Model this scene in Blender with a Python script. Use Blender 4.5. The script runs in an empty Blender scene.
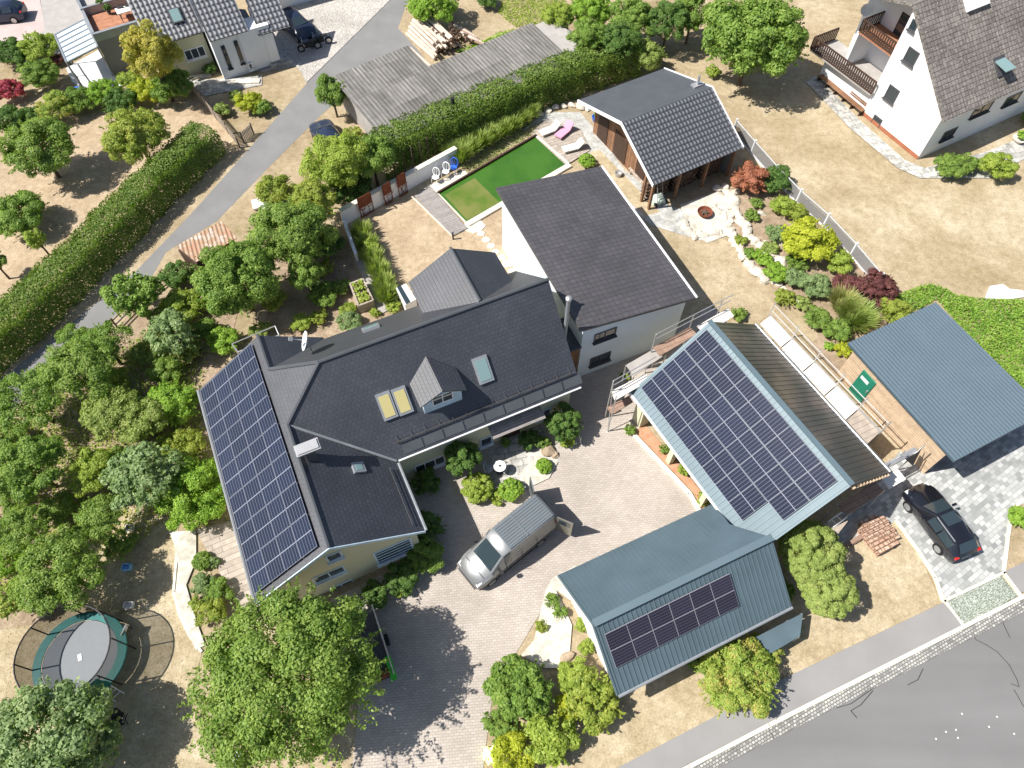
import bpy, math, random
import numpy as np
from mathutils import Vector, Matrix
R=math.radians
sc=bpy.context.scene; COL=sc.collection
rnd=random.Random(7)
# ---------- camera ----------
F_=711.0; TH=R(58.5); HH=35.0
cd=bpy.data.cameras.new('camera'); cam=bpy.data.objects.new('camera',cd); COL.objects.link(cam); sc.camera=cam
cam.location=(0,0,HH); cam.rotation_euler=(R(90-58.5),0,0); cd.sensor_width=36; cd.lens=F_/1024*36; cd.clip_end=2000; cd.clip_start=.5
sc.render.resolution_x=1024; sc.render.resolution_y=768
def ray(x,y):
    u=(x-512)/F_; v=-(y-384)/F_; s,c=math.sin(TH),math.cos(TH)
    return Vector((u,c+v*s,-s+v*c))
def P(x,y,z=0.0):
    d=ray(x,y); t=(z-HH)/d.z; return Vector((d.x*t,d.y*t,z))
def onp(x,y,p0,n):
    d=ray(x,y); o=Vector((0,0,HH)); t=(Vector(p0)-o).dot(n)/d.dot(n); return o+d*t
def mpp(x,y,z=0.0):            # metres per pixel at that spot
    p=P(x,y,z); s,c=math.sin(TH),math.cos(TH); return (p.y*c+(HH-z)*s)/F_
class Fr:
    def __init__(s,az,z=0): s.az=az; r=R(az-90); s.A=Vector((math.cos(r),math.sin(r),0)); s.B=Vector((-math.sin(r),math.cos(r),0))
    def p(s,a,b,z=0): return s.A*a+s.B*b+Vector((0,0,z))
    def ab(s,v): return v.dot(s.A),v.dot(s.B)
AZ=114.7; FA=Fr(AZ)
# ---------- materials ----------
class NT:
    def __init__(s,name,rough=.7,spec=.3,metal=0.0):
        s.m=bpy.data.materials.new(name); s.m.use_nodes=True; s.t=s.m.node_tree; s.b=s.t.nodes['Principled BSDF']; s.out=s.t.nodes['Material Output']
        s.b.inputs['Roughness'].default_value=rough; s.b.inputs['Specular IOR Level'].default_value=spec; s.b.inputs['Metallic'].default_value=metal
    def n(s,ty,**kw):
        nd=s.t.nodes.new(ty)
        for k,v in kw.items():
            if k.startswith('_'): setattr(nd,k[1:],v)
            else:
                k2=k.replace('__',' '); s.set(nd.inputs[k2],v)
        return nd
    def set(s,i,v):
        if isinstance(v,bpy.types.NodeSocket): s.t.links.new(v,i)
        else: i.default_value=(*v,1) if isinstance(v,(tuple,list)) and len(v)==3 and i.type=='RGBA' else v
    def math(s,op,a,b=0.0,c=0.0):
        nd=s.t.nodes.new('ShaderNodeMath'); nd.operation=op; s.set(nd.inputs[0],a); s.set(nd.inputs[1],b); s.set(nd.inputs[2],c); return nd.outputs[0]
    def mix(s,f,a,b,mode='MIX'):
        nd=s.t.nodes.new('ShaderNodeMix'); nd.data_type='RGBA'; nd.blend_type=mode; s.set(nd.inputs[0],f); s.set(nd.inputs[6],a); s.set(nd.inputs[7],b); return nd.outputs[2]
    def uv(s): return s.n('ShaderNodeTexCoord').outputs['UV']
    def obj(s): return s.n('ShaderNodeTexCoord').outputs['Object']
    def pos(s): return s.n('ShaderNodeNewGeometry').outputs['Position']
    def noise(s,vec,scale,detail=3,rough=.6): 
        nd=s.n('ShaderNodeTexNoise',Scale=scale,Detail=detail,Roughness=rough); s.t.links.new(vec,nd.inputs['Vector']); return nd.outputs['Fac']
    def ramp(s,f,stops):
        nd=s.t.nodes.new('ShaderNodeValToRGB'); s.set(nd.inputs[0],f); cr=nd.color_ramp
        while len(cr.elements)<len(stops): cr.elements.new(.5)
        for e,(p,c) in zip(cr.elements,stops): e.position=p; e.color=(*c,1) if len(c)==3 else c
        return nd.outputs[0]
    def step(s,f,lo,hi):
        nd=s.t.nodes.new('ShaderNodeMapRange'); nd.clamp=True; s.set(nd.inputs[0],f); nd.inputs[1].default_value=lo; nd.inputs[2].default_value=hi; return nd.outputs[0]
    def bump(s,h,strength=.3,dist=.02):
        nd=s.n('ShaderNodeBump',Strength=strength,Distance=dist,Height=h); s.t.links.new(nd.outputs[0],s.b.inputs['Normal']); return nd
    def base(s,c): s.set(s.b.inputs['Base Color'],c); return s.m
    def sep(s,v): nd=s.n('ShaderNodeSeparateXYZ'); s.t.links.new(v,nd.inputs[0]); return nd.outputs
def mul(c,k): return tuple(x*k for x in c)
def solid(name,col,rough=.6,spec=.3,metal=0.0,var=.12,scale=2.0,bump=0.0):
    t=NT(name,rough,spec,metal); f=t.noise(t.pos(),scale,4)
    c=t.mix(t.step(f,.3,.7),mul(col,1-var),mul(col,1+var))
    if bump: t.bump(t.noise(t.pos(),scale*8,3),bump,.02)
    return t.base(c)
def tiles(name,col,rw,rh,mort=.012,var=.25,bump=.6,rough=.5,spec=.4,mcol=None,off=.5,dist=.03,big=.22,lich=None):
    t=NT(name,rough,spec); uv=t.uv()
    br=t.n('ShaderNodeTexBrick',_offset=off,Scale=1.0,Mortar__Size=mort,Mortar__Smooth=.3,Bias=0.0,Brick__Width=rw,Row__Height=rh,Color1=mul(col,1-var),Color2=mul(col,1+var),Mortar=mcol or mul(col,.45)); t.t.links.new(uv,br.inputs['Vector'])
    v=t.sep(uv)[1]; saw=t.math('FRACT',t.math('DIVIDE',v,rh))
    h=t.math('SUBTRACT',t.math('MULTIPLY',saw,-1.0),t.math('MULTIPLY',br.outputs['Fac'],.6))
    t.bump(h,bump,dist)
    f=t.noise(t.pos(),.35,4); c=t.mix(t.step(f,.3,.7),mul((1,1,1),1-big),mul((1,1,1),1+big))
    c=t.mix(1.0,br.outputs['Color'],c,'MULTIPLY')
    if lich:
        g=t.step(t.noise(t.pos(),6,4,.7),.56,.66); c=t.mix(g,c,lich)
    return t.base(c)
def pantile(name,col,pw,ph,hi=None,bump=1.0,rough=.35,spec=.5,dist=.05,var=.12):
    t=NT(name,rough,spec); uv=t.uv(); x,y,_=t.sep(uv)
    w=t.math('SINE',t.math('MULTIPLY',x,2*math.pi/pw)); saw=t.math('FRACT',t.math('DIVIDE',y,ph))
    h=t.math('ADD',t.math('MULTIPLY',w,.5),t.math('MULTIPLY',saw,-.9)); t.bump(h,bump,dist)
    f=t.noise(t.pos(),1.3,4); c=t.mix(t.step(f,.3,.7),mul(col,1-var),mul(col,1+var))
    if hi: c=t.mix(t.math('MULTIPLY',t.step(w,-.2,.9),t.math('MULTIPLY',t.step(saw,.2,.4),t.step(saw,.95,.75))),c,hi)  # highlight painted into the colour along the tile crests
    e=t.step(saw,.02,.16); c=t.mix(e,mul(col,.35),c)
    return t.base(c)
def planks(name,col,w=.14,L=3.0,var=.2,rough=.7,axis=0,gap=.01,bump=.4):
    t=NT(name,rough,.2); uv=t.uv()
    mp=t.n('ShaderNodeMapping'); t.t.links.new(uv,mp.inputs[0])
    if axis: mp.inputs['Rotation'].default_value=(0,0,math.pi/2)
    br=t.n('ShaderNodeTexBrick',_offset=.37,Scale=1.0,Mortar__Size=gap,Mortar__Smooth=.1,Brick__Width=L,Row__Height=w,Color1=mul(col,1-var),Color2=mul(col,1+var),Mortar=mul(col,.35)); t.t.links.new(mp.outputs[0],br.inputs['Vector'])
    f=t.noise(t.pos(),3,5,.7); c=t.mix(1.0,br.outputs['Color'],t.mix(t.step(f,.3,.7),(.8,.8,.8),(1.15,1.15,1.15)),'MULTIPLY')
    t.bump(t.math('MULTIPLY',br.outputs['Fac'],-1.0),bump,.015); return t.base(c)
def setts(name,c1,c2,mort,rw,rh,ms=.02,var2=None,big=.15,rot=0):
    t=NT(name,.8,.2); uv=t.uv(); mp=t.n('ShaderNodeMapping'); t.t.links.new(uv,mp.inputs[0]); mp.inputs['Rotation'].default_value=(0,0,R(rot))
    br=t.n('ShaderNodeTexBrick',_offset=.5,Scale=1.0,Mortar__Size=ms,Mortar__Smooth=.2,Brick__Width=rw,Row__Height=rh,Color1=c1,Color2=c2,Mortar=mort); t.t.links.new(mp.outputs[0],br.inputs['Vector'])
    c=br.outputs['Color']
    if var2:
        wn=t.n('ShaderNodeTexVoronoi',Scale=1/rw*2.6); t.t.links.new(mp.outputs[0],wn.inputs['Vector']); 
        s3=t.sep(wn.outputs['Color']); c=t.mix(t.step(s3[0],.62,.7),c,var2)
    f=t.noise(t.pos(),.5,5,.65); f2=t.noise(t.pos(),.19,5,.65)
    c=t.mix(1.0,c,t.mix(t.step(f,.3,.7),mul((1,1,1),1-big),mul((1,1,1),1+big)),'MULTIPLY')
    c=t.mix(1.0,c,t.mix(t.step(f2,.35,.65),mul((1,1,1),1-big*1.1),mul((1,1,1),1+big*.6)),'MULTIPLY')
    t.bump(t.math('MULTIPLY',br.outputs['Fac'],-1.0),.4,.015); return t.base(c)
def grassy(name,cs,scale=.25,fine=9.0,green=None,gth=.6):
    t=NT(name,.9,.1); p=t.pos()
    f=t.noise(p,scale,6,.65); c=t.ramp(f,[(.3,cs[0]),(.5,cs[1]),(.7,cs[2])])
    g=t.noise(p,fine,4,.75); c=t.mix(1.0,c,t.mix(t.step(g,.3,.72),(.72,.72,.69),(1.22,1.22,1.24)),'MULTIPLY')
    g3=t.noise(p,fine*.22,4,.7); c=t.mix(1.0,c,t.mix(t.step(g3,.3,.7),(.78,.77,.74),(1.16,1.17,1.2)),'MULTIPLY')
    w_=t.noise(p,scale*3.1,6,.8); c=t.mix(t.math('MULTIPLY',t.step(w_,.55,.68),.45),c,mul(cs[2],1.12))
    w2=t.noise(p,2.2,5,.8); c=t.mix(t.math('MULTIPLY',t.step(w2,.58,.66),.22),c,mul(cs[0],.75))
    if green: c=t.mix(t.math('MULTIPLY',t.step(t.noise(p,scale*1.7,5,.7),gth,gth+.14),.6),c,green)
    t.bump(g,.5,.05); return t.base(c)
def leafmat(name,a,b,c=None,trans=.34,rough=.55,k=1.9):
    t=NT(name,rough,.3); c=c or b; a,b,c=mul(a,k),mul(b,k),mul(c,k*.95)
    ri=t.n('ShaderNodeNewGeometry').outputs['Random Per Island']; f=t.noise(t.obj(),.9,3)
    f=t.math('ADD',t.math('MULTIPLY',ri,.55),t.math('MULTIPLY',t.step(f,.3,.7),.45))
    col=t.ramp(f,[(.05,a),(.5,b),(.95,c)]); t.set(t.b.inputs['Base Color'],col)
    tr=t.n('ShaderNodeBsdfTranslucent'); t.set(tr.inputs[0],t.mix(1.0,col,(1.3,1.5,.6),'MULTIPLY'))
    mx=t.n('ShaderNodeMixShader'); mx.inputs[0].default_value=trans; t.t.links.new(t.b.outputs[0],mx.inputs[1]); t.t.links.new(tr.outputs[0],mx.inputs[2]); t.t.links.new(mx.outputs[0],t.out.inputs[0])
    return t.m
def solar(name,cell,line,frame,nx=6,ny=24,midw=.012):
    t=NT(name,.15,.22); uv=t.uv(); x,y,_=t.sep(uv)  # x across short side, y along long
    def grid(v,n,w): fr=t.math('FRACT',t.math('MULTIPLY',v,float(n))); return t.math('GREATER_THAN',t.math('ABSOLUTE',t.math('SUBTRACT',fr,.5)),.5-w)
    gx=grid(x,nx,.06); gy=grid(y,ny,.09)
    pv=t.math('ADD',.85,t.math('MULTIPLY',t.n('ShaderNodeObjectInfo').outputs['Random'],.3))
    cellv=t.n('ShaderNodeCombineXYZ'); 
    for i in range(3): t.set(cellv.inputs[i],pv)
    c=t.mix(1.0,cell,cellv.outputs[0],'MULTIPLY')
    c=t.mix(t.math('MULTIPLY',gy,.12),c,line); c=t.mix(t.math('MULTIPLY',gx,.38),c,line)
    mid=t.math('LESS_THAN',t.math('ABSOLUTE',t.math('SUBTRACT',y,.5)),midw); c=t.mix(mid,c,frame)
    ex=t.math('GREATER_THAN',t.math('ABSOLUTE',t.math('SUBTRACT',x,.5)),.486); ey=t.math('GREATER_THAN',t.math('ABSOLUTE',t.math('SUBTRACT',y,.5)),.491)
    e=t.math('MAXIMUM',ex,ey); c=t.mix(e,c,frame)
    t.set(t.b.inputs['Roughness'],t.math('ADD',.12,t.math('MULTIPLY',e,.3)))
    return t.base(c)
M={}
def build_mats():
    M['grass']=grassy('dry_grass',[(.27,.21,.125),(.37,.295,.19),(.46,.38,.26)],.22,11,(.2,.2,.06),.6)
    M['grassbrown']=grassy('dry_lawn_brown',[(.35,.265,.175),(.42,.325,.22),(.5,.4,.28)],.5,12)
    M['grassfield']=grassy('dry_field',[(.28,.22,.125),(.39,.315,.205),(.53,.45,.32)],.16,10,(.17,.15,.05),.62)
    M['grassverge']=grassy('dry_verge',[(.34,.27,.165),(.43,.355,.235),(.52,.44,.31)],.5,12,(.2,.2,.06),.62)
    M['soil']=grassy('garden_soil',[(.24,.175,.12),(.33,.25,.175),(.42,.33,.24)],.9,8,(.12,.15,.04),.55)
    M['asphalt']=solid('asphalt',(.2,.2,.198),.85,.2,0,.1,.5)
    t=NT('street_asphalt',.85,.25); p=t.pos(); f=t.noise(p,.2,5,.7); g=t.noise(p,30,3)
    mp=t.n('ShaderNodeMapping'); t.t.links.new(p,mp.inputs[0]); mp.inputs['Rotation'].default_value=(0,0,R(-26)); mp.inputs['Scale'].default_value=(.04,.55,1); band=t.noise(mp.outputs[0],1,2)
    c=t.ramp(f,[(.3,(.17,.169,.167)),(.7,(.19,.188,.186))]); c=t.mix(1.0,c,t.mix(t.step(band,.35,.65),(.93,.93,.93),(1.07,1.07,1.07)),'MULTIPLY'); c=t.mix(1.0,c,t.mix(g,(.85,.85,.85),(1.15,1.15,1.15)),'MULTIPLY')
    M['street']=t.base(c)
    M['pavement']=solid('pavement_asphalt',(.255,.25,.245),.85,.2,0,.06,.6)
    M['yard']=setts('yard_pavers',(.4,.352,.305),(.46,.415,.37),(.32,.28,.24),.24,.12,.012,None,.1,20)
    M['drive']=setts('drive_pavers',(.24,.255,.25),(.5,.505,.49),(.27,.27,.26),.34,.22,.012,None,.08,0)
    M['cobble']=setts('cobbles',(.34,.31,.28),(.46,.43,.39),(.28,.26,.23),.14,.12,.02,(.55,.52,.48),.12)
    M['greensett']=setts('green_setts',(.22,.25,.22),(.33,.36,.32),(.15,.18,.12),.1,.1,.02,(.42,.44,.4),.1)
    M['gutter']=setts('gutter_setts',(.5,.49,.45),(.22,.215,.2),(.14,.14,.13),.16,.13,.02,None,.1)
    M['slab']=setts('stone_slabs',(.3,.3,.28),(.45,.44,.41),(.2,.19,.17),.6,.45,.02,(.5,.48,.44),.2,12)
    M['pale']=solid('pale_stone',(.6,.56,.48),.8,.2,0,.15,1.5,.2)
    M['kerb']=solid('kerb_stone',(.66,.62,.52),.8,.2,0,.1,3)
    M['whiteconc']=solid('white_concrete',(.58,.59,.6),.85,.2,0,.06,1.2); M['conc']=solid('concrete',(.36,.34,.32),.85,.2,0,.12,1.2,.2)
    M['pinkconc']=solid('pink_concrete',(.46,.38,.36),.85,.2,0,.1,.8)
    M['terra']=setts('terracotta_paving',(.42,.21,.12),(.5,.27,.16),(.4,.3,.22),.3,.3,.015,None,.12)
    M['gravel']=grassy('grey_gravel',[(.3,.3,.28),(.42,.42,.4),(.55,.54,.5)],1.5,7)
    M['flag']=grassy('pale_flags',[(.45,.42,.36),(.56,.53,.46),(.66,.63,.56)],1.2,3)
    M['roof']=tiles('dark_plain_tiles',(.043,.046,.056),.24,.2,.012,.1,.4,.45,.9,dist=.015)
    M['roofwest']=M['roof']
    M['membrane']=solid('dark_membrane',(.055,.058,.065),.5,.5,0,.08,.6)
    M['roofbrown']=tiles('brown_grey_tiles',(.07,.066,.071),.33,.3,.02,.12,.6,.5,.6,off=.0,dist=.04)
    M['roofold']=tiles('weathered_tiles',(.19,.17,.155),.3,.32,.02,.2,.9,.8,.2,off=0,lich=(.36,.34,.3),dist=.04)
    M['rooftl']=pantile('glazed_grey_pantiles',(.07,.075,.085),.34,.42,hi=(.34,.34,.36),rough=.35,dist=.03)
    M['roofbarn']=pantile('glazed_slate_pantiles',(.06,.064,.072),.28,.36,hi=(.2,.205,.22),rough=.35,dist=.035)
    M['rooftop']=solid('dark_felt',(.075,.082,.092),.5,.4,0,.1,1)
    M['metal']=solid('blue_grey_metal',(.095,.14,.165),.5,.45,.15,.13,.7)
    M['metalrib']=solid('blue_grey_metal_rib',(.115,.165,.19),.5,.45,.15,.04,.8)
    M['metalblue']=solid('slate_blue_metal',(.085,.125,.155),.45,.45,.2,.1,.6)
    M['metalbluerib']=solid('slate_blue_rib',(.17,.225,.27),.35,.5,.3,.04,.8)
    t=NT('dark_ribbed_sheet',.3,.5,.3); p=t.pos(); f=t.noise(p,.35,4,.6); t.set(t.b.inputs['Base Color'],t.ramp(f,[(.36,(.05,.06,.058)),(.5,(.08,.08,.075)),(.64,(.19,.155,.13))])); M['sheet']=t.m  # brown blotches paint in the roof's brownish reflections
    t=NT('fibre_cement',.9,.1); uv=t.uv(); x,y,_=t.sep(uv); w=t.math('SINE',t.math('MULTIPLY',x,2*math.pi/.3)); t.bump(w,.35,.03)
    f=t.noise(t.pos(),.6,6,.7); mp=t.n('ShaderNodeMapping'); t.t.links.new(uv,mp.inputs[0]); mp.inputs['Scale'].default_value=(5,.6,1); st=t.noise(mp.outputs[0],1.2,4,.7)
    c=t.ramp(f,[(.3,(.2,.19,.18)),(.7,(.33,.315,.295))]); c=t.mix(t.step(st,.35,.7),mul((.15,.145,.135),1.0),c)
    br=t.n('ShaderNodeTexBrick',_offset=0.0,Scale=1.0,Mortar__Size=.012,Brick__Width=.92,Row__Height=2.1,Color1=(.78,.78,.78),Color2=(1.2,1.2,1.18),Mortar=(.55,.55,.55)); t.t.links.new(uv,br.inputs['Vector']); c=t.mix(1.0,c,br.outputs['Color'],'MULTIPLY'); c=t.mix(t.step(w,-.2,.9),t.mix(1.0,c,(.75,.75,.75),'MULTIPLY'),t.mix(1.0,c,(1.15,1.15,1.15),'MULTIPLY')); M['fibre']=t.base(c)  # last mix paints corrugation shading: dark troughs, light crests
    M['white']=solid('white_render',(.78,.79,.8),.85,.2,0,.03,1)
    M['whiteblue']=solid('white_render_house',(.7,.76,.8),.85,.2,0,.03,1)
    M['cream']=solid('cream_render',(.58,.56,.4),.85,.2,0,.04,.8)
    M['greywall']=solid('grey_render',(.2,.195,.19),.85,.2,0,.04,.8)
    M['plinth']=solid('red_plinth',(.35,.14,.08),.8,.2)
    M['timber']=planks('pale_timber',(.56,.42,.29),.16,4,.1)
    M['deck']=planks('grey_deck',(.3,.275,.26),.15,3,.12)
    M['deckw']=planks('terrace_deck',(.38,.33,.28),.3,1.2,.12)
    M['wood']=planks('red_brown_wood',(.24,.13,.075),.16,4,.2,axis=1)
    M['darkwood']=solid('dark_wood',(.06,.035,.025),.7,.3)
    M['wooddeck']=planks('orange_deck',(.42,.2,.12),.14,3,.12)
    M['board']=planks('scaffold_board',(.4,.34,.28),.3,2.5,.1)
    M['boardred']=planks('brown_board',(.3,.2,.15),.3,2.5,.1)
    M['boardwhite']=solid('white_boards',(.72,.68,.62),.8,.2,0,.06,2)
    M['steel']=solid('galvanised_steel',(.5,.5,.5),.4,.5,.6,.05)
    M['trim']=solid('white_trim',(.75,.76,.77),.5,.4)
    M['bluetrim']=solid('pale_blue_trim',(.55,.68,.78),.6,.3)
    M['gutterm']=solid('grey_gutter',(.3,.32,.34),.4,.5,.3)
    M['glass']=NT('window_glass',.05,.8).base((.03,.045,.055))
    M['glassgreen']=NT('skylight_glass',.1,.8).base((.2,.3,.3))
    M['yellow']=NT('yellow_blind',.5,.3).base((.5,.44,.2))
    M['black']=solid('black_plastic',(.02,.02,.022),.5,.4)
    M['darkgrey']=solid('dark_grey',(.07,.07,.075),.5,.4)
    M['solar']=solar('solar_cells',(.011,.016,.036),(.27,.3,.36),(.24,.26,.31))
    M['solarblk']=solar('solar_cells_black',(.022,.02,.035),(.2,.2,.24),(.3,.3,.34),nx=6,ny=10,midw=0)
    M['rust']=solid('rusty_steel',(.17,.055,.03),.85,.2,0,.25,3,.2)
    t=NT('rusty_sheet',.6,.3,.2); uv=t.uv(); x,y,_=t.sep(uv); w=t.math('SINE',t.math('MULTIPLY',x,2*math.pi/.25)); t.bump(w,.8,.03); f=t.noise(t.pos(),1.6,5,.7); M['rustsheet']=t.base(t.ramp(f,[(.3,(.42,.2,.13)),(.5,(.36,.25,.16)),(.62,(.55,.42,.36)),(.75,(.65,.6,.57))]))
    M['carblack']=NT('black_car_paint',.15,.6).base((.01,.011,.016)); M['carblack'].node_tree.nodes['Principled BSDF'].inputs['Coat Weight'].default_value=.6
    M['silver']=solid('silver_paint',(.24,.25,.255),.38,.5,.5,.03)
    M['vanroof']=solid('van_roof_silver',(.16,.185,.2),.45,.5,.3,.04)
    M['vanside']=solid('van_side_paint',(.28,.27,.22),.3,.5,.5,.03)
    M['bluecar']=NT('dark_blue_paint',.2,.6).base((.02,.03,.06))
    M['tyre']=solid('tyre',(.02,.02,.02),.8,.2)
    M['rim']=solid('alloy_rim',(.5,.5,.5),.35,.5,.8)
    M['red']=NT('red_light',.3,.5).base((.5,.02,.02)); M['lamp']=NT('lamp_glass',.1,.6).base((.6,.62,.6))
    M['teal']=solid('teal_pad',(.02,.16,.15),.5,.4,0,.15,4)
    M['mat']=solid('grey_jump_mat',(.17,.185,.2),.6,.3,0,.04,4)
    M['green']=solid('green_plastic',(.06,.5,.04),.5,.4); M['doorgreen']=solid('green_door',(.02,.19,.12),.4,.4); M['lightblue']=solid('light_blue_plastic',(.25,.5,.8),.4,.4); M['bluep']=solid('blue_plastic',(.03,.12,.55),.5,.4); M['pink']=solid('pink_fabric',(.62,.3,.42),.8,.2)
    M['cloth']=solid('white_cloth',(.72,.71,.68),.8,.2); M['tarp']=solid('pale_green_tarp',(.42,.5,.44),.5,.3,0,.12,2,.3)
    M['log']=solid('stripped_logs',(.55,.46,.38),.8,.2,0,.25,3,.3); M['logend']=solid('dark_firewood',(.13,.085,.06),.9,.1,0,.4,6,.4)
    M['brick']=setts('roof_tile_stack',(.45,.28,.2),(.58,.42,.32),(.2,.12,.08),.35,.2,.03,None,.15)
    M['bark']=solid('bark',(.12,.09,.065),.9,.1,0,.3,6,.5)
    M['rock']=solid('pale_rock',(.55,.5,.42),.9,.1,0,.25,2.5,.5); M['rockbrown']=solid('brown_rock',(.36,.28,.2),.9,.1,0,.25,2,.5)
    t=NT('pool_water',.06,.6); f=t.noise(t.pos(),.35,4); t.bump(t.noise(t.pos(),2.5,2),.06,.02); M['water']=t.base(t.ramp(f,[(.35,(.032,.1,.01)),(.6,(.05,.135,.015))]))
    t=NT('shallow_water',.08,.5); f=t.noise(t.pos(),.7,4); M['shallow']=t.base(t.ramp(f,[(.35,(.09,.15,.02)),(.65,(.17,.18,.05))]))
    M['pergglass']=NT('frosted_glass_roof',.25,.5).base((.6,.72,.8))
    # netting: a woven mesh, part of it is holes
    t=NT('black_netting',.8,.1); t.set(t.b.inputs['Base Color'],(.035,.028,.02)); tr=t.n('ShaderNodeBsdfTransparent'); mx=t.n('ShaderNodeMixShader'); mx.inputs[0].default_value=.62
    t.t.links.new(tr.outputs[0],mx.inputs[1]); t.t.links.new(t.b.outputs[0],mx.inputs[2]); t.t.links.new(mx.outputs[0],t.out.inputs[0]); M['net']=t.m
    t=NT('grey_wire_mesh',.6,.3); t.set(t.b.inputs['Base Color'],(.3,.3,.3)); tr=t.n('ShaderNodeBsdfTransparent'); mx=t.n('ShaderNodeMixShader'); mx.inputs[0].default_value=.5
    t.t.links.new(tr.outputs[0],mx.inputs[1]); t.t.links.new(t.b.outputs[0],mx.inputs[2]); t.t.links.new(mx.outputs[0],t.out.inputs[0]); M['wire']=t.m
    L=[('hero',(.055,.1,.018),(.11,.165,.032),(.19,.235,.055)),('mid',(.055,.1,.018),(.105,.165,.03),(.18,.23,.055)),('dark',(.03,.068,.014),(.062,.112,.024),(.115,.165,.04)),
       ('bright',(.08,.15,.018),(.14,.22,.028),(.21,.28,.045)),('lime',(.1,.145,.02),(.17,.215,.035),(.25,.28,.06)),('yellow',(.14,.165,.012),(.23,.25,.02),(.3,.3,.04)),
       ('gold',(.13,.14,.03),(.25,.23,.045),(.36,.28,.07)),('grey',(.07,.11,.04),(.13,.18,.075),(.21,.25,.12)),('red',(.14,.02,.03),(.23,.035,.06),(.32,.08,.09)),
       ('burg',(.05,.02,.02),(.1,.035,.035),(.16,.08,.06)),('orange',(.13,.05,.03),(.25,.1,.06),(.31,.17,.1)),('olive',(.08,.12,.018),(.16,.195,.032),(.27,.26,.06)),
       ('reed',(.12,.13,.045),(.21,.21,.08),(.31,.29,.14)),('pale',(.085,.125,.028),(.155,.195,.05),(.24,.26,.09)),('autumn',(.1,.16,.025),(.18,.23,.045),(.32,.2,.08)),('hedge',(.04,.075,.012),(.085,.13,.024),(.16,.195,.045)),
       ('turf',(.07,.14,.02),(.125,.2,.03),(.19,.25,.05)),('white',(.6,.6,.5),(.7,.7,.62),(.2,.3,.06))]
    for n,a,b,c in L: M['l_'+n]=leafmat('leaves_'+n,a,b,c)
build_mats()
# ---------- mesh builder ----------
class MB:
    def __init__(s): s.v=[]; s.f=[]; s.mi=[]; s.uvs=None; s.k=0
    def poly(s,pts,mi=0):
        i=len(s.v); s.v+=[Vector(p) for p in pts]; s.f.append(tuple(range(i,i+len(pts)))); s.mi.append(mi); return s
    def slab(s,pts,th,mi=0,ms=None,nrm=None):
        """polygon (counter-clockwise seen from outside) with thickness th below it"""
        pts=[Vector(p) for p in pts]; n=Vector((0,0,0))
        for i in range(len(pts)): a,b=pts[i],pts[(i+1)%len(pts)]; n+=a.cross(b)
        n.normalize()
        if nrm is None and n.z<0: pts=pts[::-1]; n=-n
        if nrm is not None and n.dot(nrm)<0: pts=pts[::-1]; n=-n
        lo=[p-n*th for p in pts]; ms=mi if ms is None else ms
        s.poly(pts,mi); s.poly(lo[::-1],ms)
        for i in range(len(pts)): j=(i+1)%len(pts); s.poly([pts[i],lo[i],lo[j],pts[j]],ms)
        return s
    def prism(s,pts,z0,z1,mi=0): return s.slab([Vector((p[0],p[1],z1)) for p in pts],z1-z0,mi)
    def obox(s,c,U,V,W,mi=0):
        """oriented box, c centre, U V W half vectors"""
        c=Vector(c); 
        P8=[c+U*a+V*b+W*d for d in(-1,1) for b in(-1,1) for a in(-1,1)]
        for q in((0,2,3,1),(4,5,7,6),(0,1,5,4),(2,6,7,3),(0,4,6,2),(1,3,7,5)): s.poly([P8[i] for i in q],mi)
        return s
    def box(s,c,sx,sy,sz,rz=0,mi=0):
        r=R(rz); return s.obox(c,Vector((math.cos(r),math.sin(r),0))*sx/2,Vector((-math.sin(r),math.cos(r),0))*sy/2,Vector((0,0,sz/2)),mi)
    def tube(s,p0,p1,r0,r1=None,n=6,mi=0,cap=True):
        p0=Vector(p0);p1=Vector(p1); r1=r0 if r1 is None else r1; d=(p1-p0).normalized(); u=d.orthogonal().normalized(); w=d.cross(u)
        A=[p0+(u*math.cos(t)+w*math.sin(t))*r0 for t in [2*math.pi*i/n for i in range(n)]]; B=[p1+(u*math.cos(t)+w*math.sin(t))*r1 for t in [2*math.pi*i/n for i in range(n)]]
        for i in range(n): j=(i+1)%n; s.poly([A[i],A[j],B[j],B[i]],mi)
        if cap: s.poly(A[::-1],mi); s.poly(B,mi)
        return s
    def path(s,pts,r,n=5,mi=0,closed=False):
        pts=list(pts)+([pts[0]] if closed else [])
        for a,b in zip(pts[:-1],pts[1:]): s.tube(a,b,r,r,n,mi)
        return s
    def lathe(s,prof,c,n=16,mi=0,sx=1,sy=1):
        c=Vector(c); rings=[[c+Vector((math.cos(2*math.pi*i/n)*r*sx,math.sin(2*math.pi*i/n)*r*sy,z)) for i in range(n)] for r,z in prof]
        for a,b in zip(rings[:-1],rings[1:]):
            for i in range(n): j=(i+1)%n; s.poly([a[i],a[j],b[j],b[i]],mi)
        if prof[0][0]>1e-4: s.poly(rings[0][::-1],mi)
        if prof[-1][0]>1e-4: s.poly(rings[-1],mi)
        return s
    def loft(s,secs,mi=0,cap=True):
        n=len(secs[0])
        for a,b in zip(secs[:-1],secs[1:]):
            for i in range(n): j=(i+1)%n; s.poly([a[i],a[j],b[j],b[i]],mi)
        if cap: s.poly(secs[0][::-1],mi); s.poly(secs[-1],mi)
        return s
    def xf(s,m): s.v=[m@v for v in s.v]; return s
WM={}
def wm(o): return WM.get(o.name,Matrix())
def tag(o,label=None,cat=None,group=None,kind=None):
    if label: o['label']=label
    if cat: o['category']=cat
    if group: o['group']=group
    if kind: o['kind']=kind
    return o
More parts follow.
